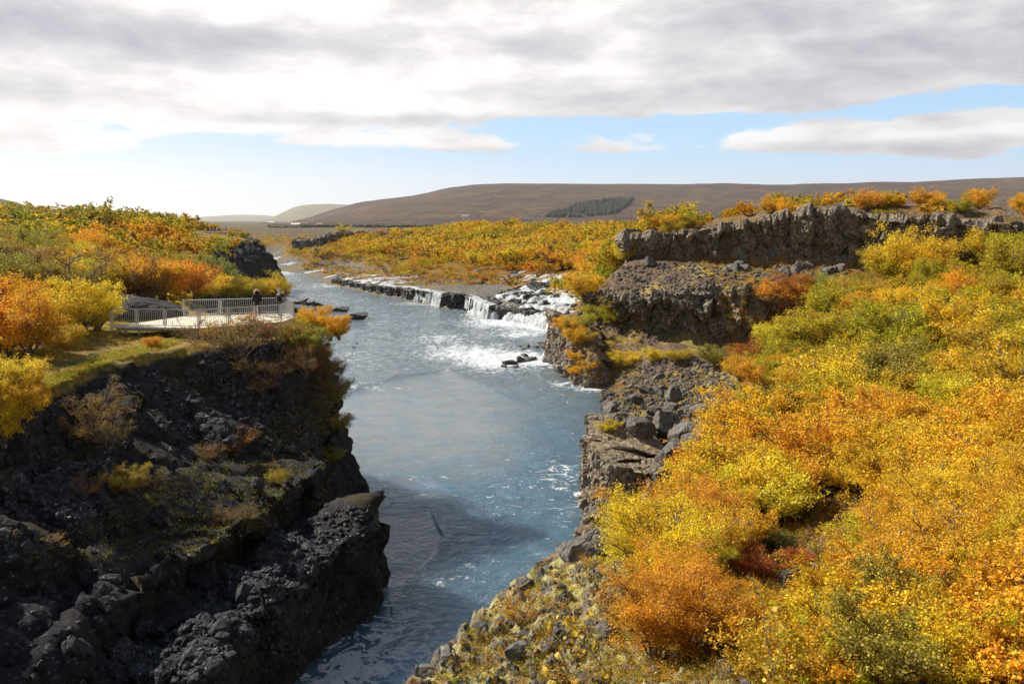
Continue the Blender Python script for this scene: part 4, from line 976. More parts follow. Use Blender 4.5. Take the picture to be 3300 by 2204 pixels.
def mass(name, items, nleaf, ls, label, cat, stems=6):
    base = [shrub_np(600+i, 1, .66, nleaf, ls, stems=stems, nb=5, nt=4) for i in range(4)]; V = []; Fc = []; T = []; n = 0; MI = []
    for i, (x, y, z, h, col) in enumerate(items):
        LV, LF, BV, BF = base[i % 4]; a = rng.uniform(0, 6.28); c_, s_ = math.cos(a), math.sin(a); R = np.array([[c_, -s_, 0], [s_, c_, 0], [0, 0, 1]])
        sc = np.array([h*rng.uniform(.9, 1.3)]*2+[h]); q = (LV*sc) @ R.T+np.array([x, y, z-.15]); V.append(q); Fc.append(LF+n); n += len(q); T.append(np.tile(np.array(jit(col, .2)[:3])*.8, (len(q), 1)))
    o = mesh_np(name, np.concatenate(V), np.concatenate(Fc), M_leaft, attrs=dict(tint=np.concatenate(T))); tag(o, label, cat, kind='stuff'); return o
mass('birch_scrub', [q for q in farmass if q[1] < 235], 620, .085, 'dense gold and orange birch scrub covering the slope above the falls', 'scrub')
mass('birch_scrub', [q for q in farmass if q[1] >= 235], 260, .12, 'golden birch scrub spread over the far lava plateau', 'scrub')
mass('birch_scrub', hillmass, 650, .1, 'olive and yellow birch scrub covering the hill behind the platform', 'scrub')
if cliffmass: mass('birch_scrub', cliffmass, 1100, .08, 'yellow birch scrub further back on top of the lava cliff', 'scrub')
# undergrowth of small birch between the larger shrubs of the right slope
fill = []; tr = 0
while len(fill) < 520 and tr < 6000:
    tr += 1; u = rng.uniform(560, 1060); v = rng.uniform(270, 700)
    lim = np.interp(v, [255,300,330,370,400,440,480,520,560,600,640,690], [905,838,800,775,755,742,715,675,640,640,650,735])
    if u < lim or (v > 490 and any(abs(u-gf(v-t)) < np.interp(v, [480,520,600,683], [10,34,52,58]) for t in (0, 14, 30))): continue
    q = hit(u, v)
    if q is None or q.y > 95 or q.y < 7: continue
    fill.append((q.x, q.y, q.z+.05, min(2.1, .55+.03*q.y)*rng.uniform(.8, 1.25), region_col(u, v)))
near_f = [q for q in fill if q[1] < 32]; far_f = [q for q in fill if q[1] >= 32]
mass('birch_scrub', near_f, 2600, .036, 'low golden birch undergrowth filling the near right slope', 'scrub', 7)
mass('birch_scrub', far_f, 2400, .04, 'yellow-green birch undergrowth filling the upper right slope', 'scrub', 7)
# low heath plants: leaf tufts hugging the ground
def tufts(name, P, S, C_, per, ls, label):
    r = np.random.default_rng(77); n = len(P); P = np.array(P).repeat(per, 0); S = np.array(S).repeat(per); C_ = np.array(C_).repeat(per, 0)
    d = r.normal(size=(len(P), 3)); d[:, 2] = np.abs(d[:, 2])*.55; c = P+d*S[:, None]*.5; LV, LF = leaf_quads(c, np.array(ls) if not hasattr(ls, '__len__') else np.array(ls).repeat(per), r, .6, .6)
    o = mesh_np(name, LV, LF, M_leaft, attrs=dict(tint=C_.repeat(4, 0))); tag(o, label, 'heath', kind='stuff')
P_, S_, C_, Z_ = [], [], [], []
def addt(pts, smin, smax, cols, zf=lambda q: True):
    for q in pts:
        if not zf(q): continue
        s = rng.uniform(smin, smax); P_.append((q.x, q.y, q.z)); S_.append(s); C_.append(jit(cols[int(rng.integers(len(cols)))], .25)[:3]); Z_.append(.012+.0011*q.y)
DH = [GRN, OLV, RUST, RUST, BRN, YG, ORG]
addt(scatter_uv([(600,683),(640,560),(700,480),(760,380),(850,290),(1024,262),(1024,683)], 5200), .12, .42, DH+[OLV, GRN, GOLD])
addt(scatter_uv([(650,683),(700,600),(760,540),(850,480),(900,520),(850,640),(780,683)], 1500), .08, .3, DH)
addt(scatter_uv([(415,683),(540,560),(610,530),(660,560),(720,683)], 1700), .05, .2, [OLV, YG, RUST, BRN, GRN, ORG], lambda q: q.y < 50)
addt(scatter_uv([(560,330),(600,290),(640,320),(640,372),(700,372),(745,392),(745,425),(700,436),(610,418),(575,360)], 700), .15, .45, [GOLD, OLV, YG, ORG, BRN])
addt(scatter_uv([(700,262),(850,262),(860,300),(800,330),(760,360),(740,380),(720,300)], 900), .2, .5, [OLV, ORG, RUST, YG, GOLD])
addt(scatter_uv([(345,278),(420,285),(560,284),(600,270),(560,276),(480,276),(380,268),(300,262),(300,268)], 1200), .3, .8, [ORG, BRN, RUST, OLV, BRN])
tufts('heath', P_, S_, C_, 34, Z_, 'low heath plants in green, rust and orange on the right bank')
P_, S_, C_, Z_ = [], [], [], []
addt(scatter_uv([(0,380),(110,345),(300,330),(290,300),(100,296),(0,300)], 1900, 'L'), .12, .4, [OLV, BRN, YG, (.36,.26,.08), (.36,.26,.08)] if False else [OLV, BRN, YG, BRN, GOLD])
addt(scatter_uv([(30,384),(110,352),(175,338),(178,345),(110,362),(40,392)], 700, 'L'), .1, .22, [YG, OLV, OLV])
addt(scatter_uv([(100,520),(330,380),(340,500),(250,540),(150,560),(0,560)], 900, 'L'), .12, .35, [OLV, BRN, GRN, GRN])
tufts('heath', P_, S_, C_, 30, Z_, 'dry grass and low heath on the left bank around the platform')
log('shrubs done', len(THINGS))
for p in PX+PN+PM+PS+PF:
    if id(p) not in USED:
        for ch in list(p.children): bpy.data.objects.remove(ch)
        bpy.data.objects.remove(p)
# ------------------------------------------------------------------ viewing platform
M_steel = simple('galvanised_steel', (.50, .51, .53), .42, .55, 12, .06, .5)
M_deck, nt, out = newmat('pale_boards'); N = NT(nt); _p = N.n('ShaderNodeTexCoord').outputs['Object']; _w = N.n('ShaderNodeTexWave'); N.set(_w.inputs['Vector'], N.mapping(_p, (1, 1, 1), (0, 0, .2))); _w.inputs['Scale'].default_value = 2.2; _w.inputs['Distortion'].default_value = 0.
_c = N.mix(N.mr(_w.outputs['Fac'], .0, .14), (.26, .22, .15), N.mix(N.mr(N.noise(N.mapping(_p, (1, 3, 1)), 1.2, 5, .6), .35, .65), (.60, .54, .40), (.74, .69, .56))); N.princ(out, _c, .8)
M_beam = simple('grey_beam', (.35, .35, .34), .7, 0, 7, .1)
DZ = 11.45
def dk(u, v): q = PZ(u, v, DZ); return Vector((q[0], q[1], DZ))
A_, B_, C1, D_, E_, F_ = dk(111.5, 326.3), dk(199.5, 327.8), dk(281, 321.5), dk(294, 317.0), dk(288.4, 313.0), dk(184, 316.0)
plat = empty('viewing_platform', ((A_+D_)/2)[:]); plat.location.z = DZ; O = plat.location
tag(plat, 'metal viewing platform with pale deck and grey railings on the left cliff edge', 'platform')
poly = [A_, B_, C1, D_, E_, F_]; cen = sum(poly, Vector())/6
def local(p): return Vector(p)-O
mb = MB(); pl = [local(p) for p in poly]; n = len(pl)
mb.add([p for p in pl]+[p-Vector((0, 0, .07)) for p in pl], [tuple(range(n)), tuple(range(n, 2*n))[::-1]]+[(i, i+n, (i+1) % n+n, (i+1) % n) for i in range(n)])
mb.build('deck', M_deck, plat)
def inset(p, d): q = cen-p; q.z = 0; return p+q.normalized()*d
mb = MB(); 
for i in range(n): 
    a, b = inset(poly[i], .3), inset(poly[(i+1) % n], .3); mb.beam(local(a)-Vector((0, 0, .16)), local(b)-Vector((0, 0, .16)), .08, .16)
for t in np.linspace(.1, .9, 9):
    a = inset(A_.lerp(B_, t) if t < .5 else B_.lerp(C1, (t-.5)*2), .35); b = inset(F_.lerp(E_, t), .35); mb.beam(local(a)-Vector((0, 0, .155)), local(b)-Vector((0, 0, .155)), .06, .13)
mb.build('frame', M_beam, plat)
mb = MB()
for i in range(n):
    a, b = poly[i], poly[(i+1) % n]; d = (b-a).normalized(); off = Vector((d.y, -d.x, 0))*.02
    mb.beam(local(a)+off-Vector((0, 0, .035)), local(b)+off-Vector((0, 0, .035)), .03, .11)
mb.build('edge_trim', simple('cream_trim', (.72, .68, .58), .6), plat)
RH = 1.16
def panel(a, b):
    d = (b-a).normalized(); a2, b2 = a+d*.11, b-d*.11; mb = MB(); z0, z1 = .13, RH-.03; up = Vector((0, 0, 1))
    mb.beam(local(a2)+up*z1, local(b2)+up*z1, .05, .05); mb.beam(local(a2)+up*z0, local(b2)+up*z0, .04, .04)
    mb.beam(local(a2)+up*z0, local(a2)+up*z1, .045, .045); mb.beam(local(b2)+up*z0, local(b2)+up*z1, .045, .045)
    L_ = (b2-a2).length; k = max(3, int(L_/.125))
    for i in range(1, k): q = local(a2+(b2-a2)*i/k); mb.tube([q+up*z0, q+up*z1], .0105, 5)
    mb.build('railing_panel', M_steel, plat)
def post(p, low=.25):
    mb = MB(); q = local(p); mb.tube([q-Vector((0, 0, low)), q+Vector((0, 0, RH))], .042, 10); mb.tube([q+Vector((0, 0, RH)), q+Vector((0, 0, RH+.02))], .048, 10)
    for z in (.3, RH-.2): mb.tube([q+Vector((-.08, 0, z)), q+Vector((.08, 0, z))], .016, 6)
    mb.build('railing_post', M_steel, plat)
segs = [[A_, A_.lerp(B_, .295), A_.lerp(B_, .615), B_], [B_, B_.lerp(C1, .345), B_.lerp(C1, .675), C1], [C1, D_], [D_, E_], [E_, E_.lerp(F_, .3), E_.lerp(F_, .655), F_]]
done = set()
for s in segs:
    for i in range(len(s)-1): panel(s[i], s[i+1])
    for p_ in s:
        key = (round(p_.x, 2), round(p_.y, 2))
        if key not in done: done.add(key); post(p_)
for p_ in (B_, A_.lerp(B_, .295), B_.lerp(C1, .345), C1, E_, F_.lerp(A_, .3)):
    q = local(inset(p_, .08)); zz = drop(q.x+O.x, q.y+O.y, 'L'); lo = min(-.5, (zz or 10.5)-DZ-.3); mb = MB(); mb.tube([q+Vector((0, 0, -.24)), q+Vector((0, 0, lo))], .06, 10); mb.build('leg', M_steel, plat)
# far viewpoint: small terrace with railing
q0 = PY(205, 229, 250); q1 = PY(235, 229.3, 246); fz = max((drop(q0[0], q0[1], 'L') or 14), (drop(q1[0], q1[1], 'L') or 14))+.5
far_p = empty('viewing_terrace', (q0[0], q0[1], fz)); tag(far_p, 'small distant viewing terrace with a railing on the left headland', 'terrace')
a, b = Vector((0, 0, 0)), Vector((q1[0]-q0[0], q1[1]-q0[1], 0)); dv_ = Vector((-.3, 3.5, 0))
mb = MB(); mb.add([a, b, b+dv_, a+dv_]+[x-Vector((0, 0, .5)) for x in (a, b, b+dv_, a+dv_)], [(0,1,2,3),(7,6,5,4),(0,4,5,1),(1,5,6,2),(2,6,7,3),(3,7,4,0)]); mb.build('deck', simple('terrace_stone', (.5, .47, .42), .8), far_p)
for (s, e) in ((a, b), (b, b+dv_), (a+dv_, b+dv_)):
    mb = MB(); mb.beam(s+Vector((0, 0, 1.1)), e+Vector((0, 0, 1.1)), .08, .08); mb.beam(s+Vector((0, 0, .55)), e+Vector((0, 0, .55)), .05, .05)
    k = max(2, int((e-s).length/1.4))
    for i in range(k+1): w_ = s.lerp(e, i/k); mb.beam(w_, w_+Vector((0, 0, 1.1)), .07, .07)
    mb.build('railing_panel', M_steel, far_p)
# ------------------------------------------------------------------ people
def skin(name, joints, bones, mat, parent, sub=2):
    me = bpy.data.meshes.new(name); me.from_pydata([j[0] for j in joints], bones, []); me.materials.append(mat)
    o = bpy.data.objects.new(name, me); COL.objects.link(o); o.parent = parent
    m_ = o.modifiers.new('skin', 'SKIN'); m_.use_smooth_shade = True
    sv = me.skin_vertices[0].data
    for i, j in enumerate(joints): r = j[1]; sv[i].radius = r if hasattr(r, '__len__') else (r, r); sv[i].use_root = (i == 0)
    o.modifiers.new('sub', 'SUBSURF').levels = sub; o.modifiers['sub'].render_levels = sub
    return o
M_black = simple('black_cloth', (.012, .012, .014), .85, 0, 20, .2); M_skin = simple('skin', (.55, .33, .24), .6, 0, 20, .03)
M_fur = simple('blond_fur', (.62, .44, .24), .95, 0, 30, .25); M_knit = simple('grey_knit', (.38, .38, .39), .95, 0, 30, .15); M_trouser = simple('dark_trousers', (.02, .021, .028), .9, 0, 20, .2)
M_cyan = simple('pale_blue_jacket', (.16, .42, .62), .8, 0, 10, .1); M_cam = simple('camera_black', (.02, .02, .02), .4)
def lump(name, c, s, mat, parent, seed=0, rough=.06, rot=None):
    v, f = rock_np(seed+700, 3, 0, rough); v = v/np.array([1, 1, .78]); v = v/np.linalg.norm(v, axis=1).mean()
    v = v*np.array(s)
    if rot: R = np.array(Matrix.Rotation(rot, 3, 'X')); v = v @ R.T
    return mesh_np(name, v+np.array(c), f, mat, parent, smooth=True)
def hand_chain(J, B, wrist, d, up, side):
    """palm, four bent fingers of unequal length and a thumb, grown from the wrist joint"""
    d = Vector(d).normalized(); up = Vector(up).normalized(); sd = d.cross(up).normalized()*side; w_ = Vector(J[wrist][0])
    J.append((w_+d*.045, (.032, .018))); B.append((wrist, len(J)-1)); palm = len(J)-1
    for k, (o_, l) in enumerate(((-.028, .066), (-.009, .076), (.010, .070), (.028, .054))):
        b = len(J); J.append((w_+d*.085+sd*o_, .009)); J.append((w_+d*(.085+l*.55)+sd*o_+up*-.012, .008)); J.append((w_+d*(.085+l*.85)+sd*o_+up*-.034, .007)); B += [(palm, b), (b, b+1), (b+1, b+2)]
    b = len(J); J.append((w_+d*.05-sd*.045-up*.01, .010)); J.append((w_+d*.085-sd*.052-up*.024, .008)); B += [(palm, b), (b, b+1)]
def person(loc, rz, h, kind, top, bottom, label, small=False, arms='down'):
    e = empty('person', loc, rz); s = h/1.75; V = lambda x, y, z: Vector((x, y, z))*s
    J = [(V(0, 0, .95), (.15, .11)), (V(0, -.01, 1.12), (.11, .08)), (V(0, -.015, 1.32), (.12, .08)), (V(0, -.01, 1.46), (.08, .06)), (V(0, 0, 1.53), .055), (V(0, .02, 1.63), (.078, .09)), (V(0, .02, 1.71), (.066, .078))]
    B = [(0, 1), (1, 2), (2, 3), (3, 4), (4, 5), (5, 6)]
    for sx in (-1, 1):
        b = len(J); J += [(V(.10*sx, 0, .88), .09), (V(.115*sx, .015, .48), .06), (V(.12*sx, -.01, .09), .042), (V(.13*sx, .10, .035), .036)]; B += [(0, b), (b, b+1), (b+1, b+2), (b+2, b+3)]
        b = len(J); raised = arms == 'camera'
        if raised: pts = [V(.19*sx, 0, 1.40), V(.30*sx, .14, 1.24), V(.10*sx, .30, 1.52)]
        elif arms == 'lean': pts = [V(.19*sx, 0, 1.40), V(.30*sx, .06, 1.18), V(.22*sx, .32, 1.10)]
        else: pts = [V(.19*sx, 0, 1.41), V(.24*sx, -.02, 1.14), V(.20*sx, .12, .92)]
        J += [(pts[0], .05), (pts[1], .038), (pts[2], .027)]; B += [(3, b), (b, b+1), (b+1, b+2)]
        if not small: hand_chain(J, B, b+2, (pts[2]-pts[1])+(Vector((0, .1, .05)) if raised else Vector()), (0, -.3, 1) if not raised else (0, -1, .2), sx)
    me = skin('body', J, B, M_skin if not small else top, e, 2 if not small else 1)
    # clothing: coat over trunk, sleeves over arms, trousers over legs
    CJ = [(V(0, 0, .80 if kind == 'coat' else .92), (.215, .17)), (V(0, -.01, 1.0), (.20, .155)), (V(0, -.02, 1.2), (.195, .15)), (V(0, -.02, 1.36), (.205, .15)), (V(0, -.012, 1.47), (.12, .10))]; CB = [(0, 1), (1, 2), (2, 3), (3, 4)]
    for sx in (-1, 1):
        bi = len(CJ); 
        if arms == 'camera': pts = [V(.20*sx, 0, 1.39), V(.32*sx, .13, 1.24), V(.125*sx, .27, 1.49)]
        elif arms == 'lean': pts = [V(.20*sx, 0, 1.39), V(.31*sx, .06, 1.18), V(.23*sx, .28, 1.115)]
        else: pts = [V(.20*sx, 0, 1.40), V(.255*sx, -.02, 1.14), V(.21*sx, .09, .96)]
        CJ += [(pts[0], .088), (pts[1], .072), (pts[2], .055)]; CB += [(3, bi), (bi, bi+1), (bi+1, bi+2)]
    skin('jacket', CJ, CB, top, e, 2)
    TJ = [(V(0, 0, .93), (.165, .12))]; TB = []
    for sx in (-1, 1):
        bi = len(TJ); TJ += [(V(.10*sx, 0, .84), .105), (V(.115*sx, .01, .48), .075), (V(.12*sx, -.01, .12), .058)]; TB += [(0, bi), (bi, bi+1), (bi+1, bi+2)]
    skin('trousers', TJ, TB, bottom, e, 2)
    if not small:
        for sx in (-1, 1): 
            o = lump('shoe', V(.125*sx, .055, .045), (.052*s, .135*s, .048*s), M_cam, e, 3)
        lump('nose', V(0, .108, 1.65), (.012, .018, .02), M_skin, e, 5)
    if kind == 'coat':
        lump('hood', V(0, -.05, 1.53), (.15*s, .13*s, .17*s), top, e, 9, .03)
        v = []; mbq = MB()
        pts = [Vector((-.02+.155*math.cos(t), .0-.02*math.sin(t), 1.60+.185*math.sin(t)))*s for t in np.linspace(0, 2*math.pi, 22)]
        mbq.tube(pts, [.05+.012*math.sin(i*2.3) for i in range(22)], 8); fo = mbq.build('fur_trim', M_fur, e, True)
        lump('hair', V(0, .0, 1.66), (.10*s, .10*s, .115*s), M_fur, e, 13, .05)
    else:
        lump('hat', V(0, .0, 1.70), (.108*s, .118*s, .125*s), M_knit if kind == 'beanie' else top, e, 8, .02)
        if kind == 'beanie': lump('pompom', V(0, -.01, 1.86), (.05*s, .05*s, .055*s), M_knit, e, 11, .12)
    tag(e, label, 'person', 'people at the railings' if not small else 'people on the distant terrace'); return e
pd = dk(258, 315.4); person((pd.x, pd.y, DZ+.005), .62, 1.80, 'coat', M_black, M_trouser, 'person in a long black coat with blond fur-trimmed hood standing on the metal platform')
pd = dk(280.0, 315.2); cz = person((pd.x, pd.y, DZ+.005), -.55, 1.80, 'beanie', M_black, M_trouser, 'person in black jacket and grey bobble hat photographing from the platform corner', arms='camera')
camo = empty('camera_body'); mb = MB(); mb.box((0, 0, 0), (.13, .06, .085)); mb.tube([Vector((0, .03, 0)), Vector((0, .13, 0))], .036, 12); mb.box((0, 0, .05), (.05, .05, .025)); bpy.data.objects.remove(camo)
co = mb.build('camera', M_cam); R_ = Matrix.Rotation(-.55, 3, 'Z'); off = R_ @ Vector((0, .42, 1.60)); co.location = (pd.x+off.x, pd.y+off.y, DZ+off.z); co.rotation_euler = (0, 0, -.55); tag(co, 'black camera held up by the person in the grey bobble hat', 'camera')
for i, (u, kd, mt, lb, am) in enumerate([(202.3,'cap',M_black,'distant person in black standing leftmost on the far terrace','down'),(206.2,'cap',M_black,'small distant person in black, second from left on the far terrace','down'),(209.3,'cap',M_black,'distant person in black with elbows out, third from left on the far terrace','camera'),
        (213.2,'cap',M_cyan,'distant person in a pale blue jacket, left one of two at the far railing','lean'),(220.2,'cap',M_cyan,'distant person in a pale blue jacket at the right end of the far railing','lean')]):
    t = (u-201)/(224-201)*.8+.05; q = Vector((q0[0], q0[1], fz)).lerp(Vector((q1[0], q1[1], fz)), t)
    q = PY(u+4, 229, 248.); q = Vector((q[0], q[1]+1.5, fz)); person(q, .3*i, 1.75, kd, mt, M_trouser, lb, True, am)
log('platform, people')
# ------------------------------------------------------------------ waterfalls
def fall(name, foot, top, zt, back, lip, seed, gap, label, nv=26, tags=True):
    """foot/top: lists of (u,v) along the foot; zt lip height above foot; water runs 'back' metres over the rock, over the lip and down"""
    Fp = np.array([PZ(*q) if len(q) == 2 else PZ(q[0], q[1], q[2]) for q in foot]); s = np.concatenate([[0], np.cumsum(np.linalg.norm(np.diff(Fp, axis=0), axis=1))])
    nu = max(14, int(s[-1]/.14)); t = np.linspace(0, s[-1], nu); X = np.interp(t, s, Fp[:, 0]); Y = np.interp(t, s, Fp[:, 1]); Z0 = np.interp(t, s, Fp[:, 2]); ZT = np.interp(t, np.linspace(0, s[-1], len(zt)), zt)
    d = np.array([.86, .5]) if back[1] is None else np.array(back[1]); d = d/np.linalg.norm(d)
    out = np.empty((nu, nv, 3)); nb = int(nv*.45); sl = lip
    for j in range(nv):
        if j < nb: a = 1-j/nb; o_ = sl+back[0]*a; z = ZT+.16*a*back[0]*.45+.12; 
        else: a = (j-nb)/(nv-1-nb); o_ = sl*(1-a)**.6-.15*a; z = ZT*(1-a**1.5)+.1-(.2*a)
        out[:, j, 0] = X+d[0]*o_; out[:, j, 1] = Y+d[1]*o_; out[:, j, 2] = Z0+z
    P = out.reshape(-1, 3); col = xyz(t.repeat(nv)*1.1, P[:, 2]*.22); n1 = fbm(col, 4, seed); n2 = fbm(xyz(t.repeat(nv)*3.4, P[:, 2]*.5), 3, seed+4)
    bul = (n1-.5)*.9+(n2-.5)*.3; P[:, 0] -= d[0]*bul; P[:, 1] -= d[1]*bul; P[:, 2] += (fbm(P*1.4, 3, seed+8)-.5)*.25
    Fc = gridfaces(nu, nv); cn = fbm(xyz((t*.8).repeat(nv), np.tile(np.linspace(0, 1.6, nv), nu)), 4, seed+12)+(n2-.5)*.25; fn = cn[Fc].mean(1); Fc = Fc[fn > gap]
    o = mesh_np(name, P, Fc, M_foam, smooth=True)
    if label: tag(o, label, 'waterfall', 'waterfalls spilling from the far lava bank')
    return o

def drape(u, v, width, length, d, seed, gap, label, lift=.1, step=.22):
    """white water running down over the rock: a sheet laid on the ground with gaps where rock shows"""
    q = hit(u, v, 'R', False)
    if q is None: return
    d = np.array(d, float); d /= np.linalg.norm(d); e = np.array((d[1], -d[0])); nu = max(6, int(width/step)); nv = max(6, int(length/step)); st = min(.14, length/60)
    S, T = np.meshgrid(np.linspace(-width/2, width/2, nu), np.linspace(0, length, nv), indexing='ij'); S = S.ravel(); T = T.ravel()
    mea = (fbm(xyz(T*.3, T*0), 3, seed+30)-.5)*min(3., width); X = q.x+e[0]*(S+mea)+d[0]*T; Y = q.y+e[1]*(S+mea)+d[1]*T; Z = np.empty(len(X)); NZ = np.empty(len(X))
    for k in range(len(X)):
        z, n = dropn(X[k], Y[k]); Z[k] = z if z is not None else -9; NZ[k] = abs(n.z) if n is not None else 1
    cs = fbm(xyz(S*1.5, T*.4), 4, seed); c2 = fbm(xyz(S*4.5, T*1.3), 3, seed+4)
    Z = np.maximum(Z, 0)+lift+(c2-.5)*.35+(cs-.5)*.3
    edge = np.minimum(1, (1-np.abs(S)/(width/2))*3)*np.minimum(1, (1-T/length)*4+.2)
    keep = cs+(c2-.5)*.55+sst(.97, .8, NZ)*.22-(1-edge)*.3
    Fc = gridfaces(nu, nv); Fc = Fc[keep[Fc].mean(1) > gap]
    if len(Fc) == 0: return
    o = mesh_np('waterfall', np.stack([X, Y, Z], 1), Fc, M_foam, smooth=True); tag(o, label, 'waterfall', 'waterfalls spilling from the far lava bank')
fall('waterfall', [(352,288),(362,290.2),(372,292)], None, [1.4,1.7,1.8], (1.2, None), .5, 203, .42, 'faint low cascade furthest left on the stepped rock ledge')
fall('waterfall', [(375,292.6),(385,294.9),(395,296.9)], None, [1.9,2.2,2.3], (1.2, None), .5, 201, .40, 'thin waterfall at the left end of the stepped rock ledge')
fall('waterfall', [(397,297.4),(410,300),(423,302.8),(440,306.8)], None, [2.6,2.8,2.8,2.7], (1.5, None), .55, 205, .39, 'wide curtain waterfall pouring over the dark rock ledge in the middle')
fall('waterfall', [(463,308.5),(470,312.5),(478,316.5),(487,319)], None, [2.6,2.7,2.6,2.4], (1.8, (.75, .66)), .6, 207, .32, 'dense white curtain waterfall right of the dark rock buttress')
cx_, cy_, cz_, cnu, cnv = CASC
cf = gridfaces(cnu, cnv); xm = cx_[cf].mean(1); ym = cy_[cf].mean(1); zm = cz_[cf].mean(1)
for (lo, hi, lb) in [(-14, -3.6, 'streaked white cascade over black ledges just right of the dense white curtain'), (-3.6, 1.2, 'braided white cascade among black rocks left of the centre of the right falls'), (1.2, 4.6, 'stepped white cascade right of the centre of the right falls'), (4.6, 20, 'largest white cascade rushing down against the right rocky bank')]:
    m_ = (xm-.25*(ym-140) >= lo) & (xm-.25*(ym-140) < hi) & (zm > -.3); ff = cf[m_]; uq, inv_ = np.unique(ff, return_inverse=True)
    o = mesh_np('waterfall', np.stack([cx_, cy_, cz_], 1)[uq], inv_.reshape(-1, 4), M_foam, smooth=True); tag(o, lb, 'waterfall', 'waterfalls spilling from the far lava bank')
fall('waterfall', [(540.5,356.5),(545,358.5),(549,359.5)], None, [5.2,5.4,5.4], (2.5, (.55, .84)), 4.6, 225, .22, 'narrow white fall leaping down the side of the right cliff foot')
LB = ['small slanting waterfall in the scrub, first of the upper row from the left headland','small slanting waterfall in the scrub, second of the upper row','twin-streamed waterfall in the scrub, third of the upper row','small waterfall in the scrub, fourth of the upper row','low wide fall onto the orange shore strip left of the grey rock shelf','small fall glimpsed between orange bushes above the grey rock shelf','small fall beside dark boulders at the back of the rock shelf','short fall between two bushes at the back of the rock shelf','white two-step fall behind the orange strip, centre of the far shore','small fall among rocks right of the centre of the far shore','bright wide fall at the back right of the far shore','rightmost waterfall of the far shore, partly behind orange bushes','tiny fall at the water edge of the far left shore','low fall at the water edge where the river bends behind the headland','small fall next to the yellow bush at the back of the shelf']
for i, (u, v, w_, l_, dd) in enumerate([(343,282,4,12,(.9,.5)),(353,283,4,13,(.95,.4)),(362,283,5,12,(.95,.4)),(372,284,4,12,(.95,.4)),(384,286,7,7,(.6,.8)),(502,280,4,9,(.5,.9)),(521,282,4,8,(.6,.8)),(541,283,4,8,(.6,.8)),(551,284,5,9,(.4,.9)),(566,286,4,9,(.4,.9)),(581,284,5,9,(.4,.9)),(590,285,5,9,(.5,.85)),(325,278,6,7,(.9,.4)),(305,273.5,7,7,(.9,.4)),(532,283,3,7,(.5,.9))]):
    drape(u, v, w_, l_, dd, 231+i*5, .36, LB[i], .16, .2)
drape(272, 259.5, 22, 9, (.8, .6), 331, .42, 'white rapids at the river bend beyond the headland', .15, .4)
drape(284, 265, 12, 6, (.8, .6), 337, .42, 'small white rapids on the far bank just past the bend', .15, .3)
log('falls')
# ------------------------------------------------------------------ hills and mountains
def hillmat(name, c1, c2, c3, dark):
    m, nt, out = newmat(name); N = NT(nt); pos = N.n('ShaderNodeNewGeometry').outputs['Position']
    n1 = N.noise(N.mapping(pos, (.6, 1, 1)), .0016, 6, .62); n2 = N.noise(pos, .009, 7, .65); n3 = N.noise(N.mapping(pos, (.5, 1, 1)), .03, 5, .7)
    c = N.mix(N.mr(n1, .4, .6), c1, c2); c = N.mix(N.mr(n2, .45, .62), c, c3); c = N.mix(N.mr(n3, .55, .66), c, dark)
    N.princ(out, c, 1., N.bump(N.math('ADD', n2, N.math('MULTIPLY', n3, .4)), .8, 30), .05); return m
M_hill = hillmat('moor_hill', (.092, .064, .052), (.13, .088, .05), (.066, .049, .046), (.028, .027, .024))
M_hill2 = hillmat('grassy_hill', (.24, .20, .10), (.20, .17, .11), (.16, .14, .11), (.10, .09, .07))
def mountain(name, sky, base, d0, d1, mat, nu=420, nv=70, amp=14, convex=1.3):
    """sky: crest as seen (u, v) at distance d1; slope falls towards base height at d0"""
    sky = np.array(sky, float); U = np.linspace(sky[0, 0], sky[-1, 0], nu); Vv = np.interp(U, sky[:, 0], sky[:, 1]); out = np.empty((nu, nv, 3))
    for i, (u, v) in enumerate(zip(U, Vv)):
        q = PY(u, v, d1); az = q[:2]/np.linalg.norm(q[:2]); R1 = np.linalg.norm(q[:2]); R0 = d0*R1/d1; zt = max(q[2], base+1)
        t = np.linspace(0, 1.25, nv); R = R0+(R1-R0)*t; z = np.where(t < 1, base+(zt-base)*(1-(1-np.clip(t, 0, 1))**convex), zt-(t-1)*150)
        out[i, :, 0] = az[0]*R; out[i, :, 1] = az[1]*R; out[i, :, 2] = z
    P = out.reshape(-1, 3); tt = np.tile(np.clip(np.linspace(0, 1.25, nv), 0, 1), nu); env = np.sin(tt*math.pi*.94)**.7
    P[:, 2] += ((fbm(P*np.array([.0022, .0012, 0]), 5, 301)-.5)*amp*4+(fbm(P*.012, 3, 305)-.5)*amp*.6)*env*(P[:, 2] > base+2); P[:, 2] -= 2.5*(tt < .01)
    o = mesh_np(name, P, gridfaces(nu, nv), mat, smooth=True); tag(o, kind='structure'); return o
s_ = lambda L_: [(x/2.293, y/2.293) for x, y in L_]
hill = mountain('hill', s_([(600,514),(650,511),(690,506),(730,494),(760,484),(800,475),(830,467),(870,459),(900,455),(950,448),(985,441),(1010,434),(1040,428),(1085,422),(1120,421),(1200,420.5),(1350,421.5),(1480,422),(1600,421),(1800,424.5),(1900,422),(2000,419),(2200,412.5),(2348,408.5),(2700,400),(3200,420)]), 4, 2600, 5600, M_hill, 620, 90)
mountain('mountain', s_([(560,511),(600,506),(630,495),(655,483),(672,475),(690,470),(710,468),(750,466.5),(790,468),(850,474),(950,482),(1100,500)]), 3, 8200, 12500, M_hill2, 200, 50, 10)
mountain('mountain', s_([(640,510),(700,500),(760,484),(800,471),(850,466),(900,470)]), 3, 6300, 9000, M_hill2, 120, 50, 8)
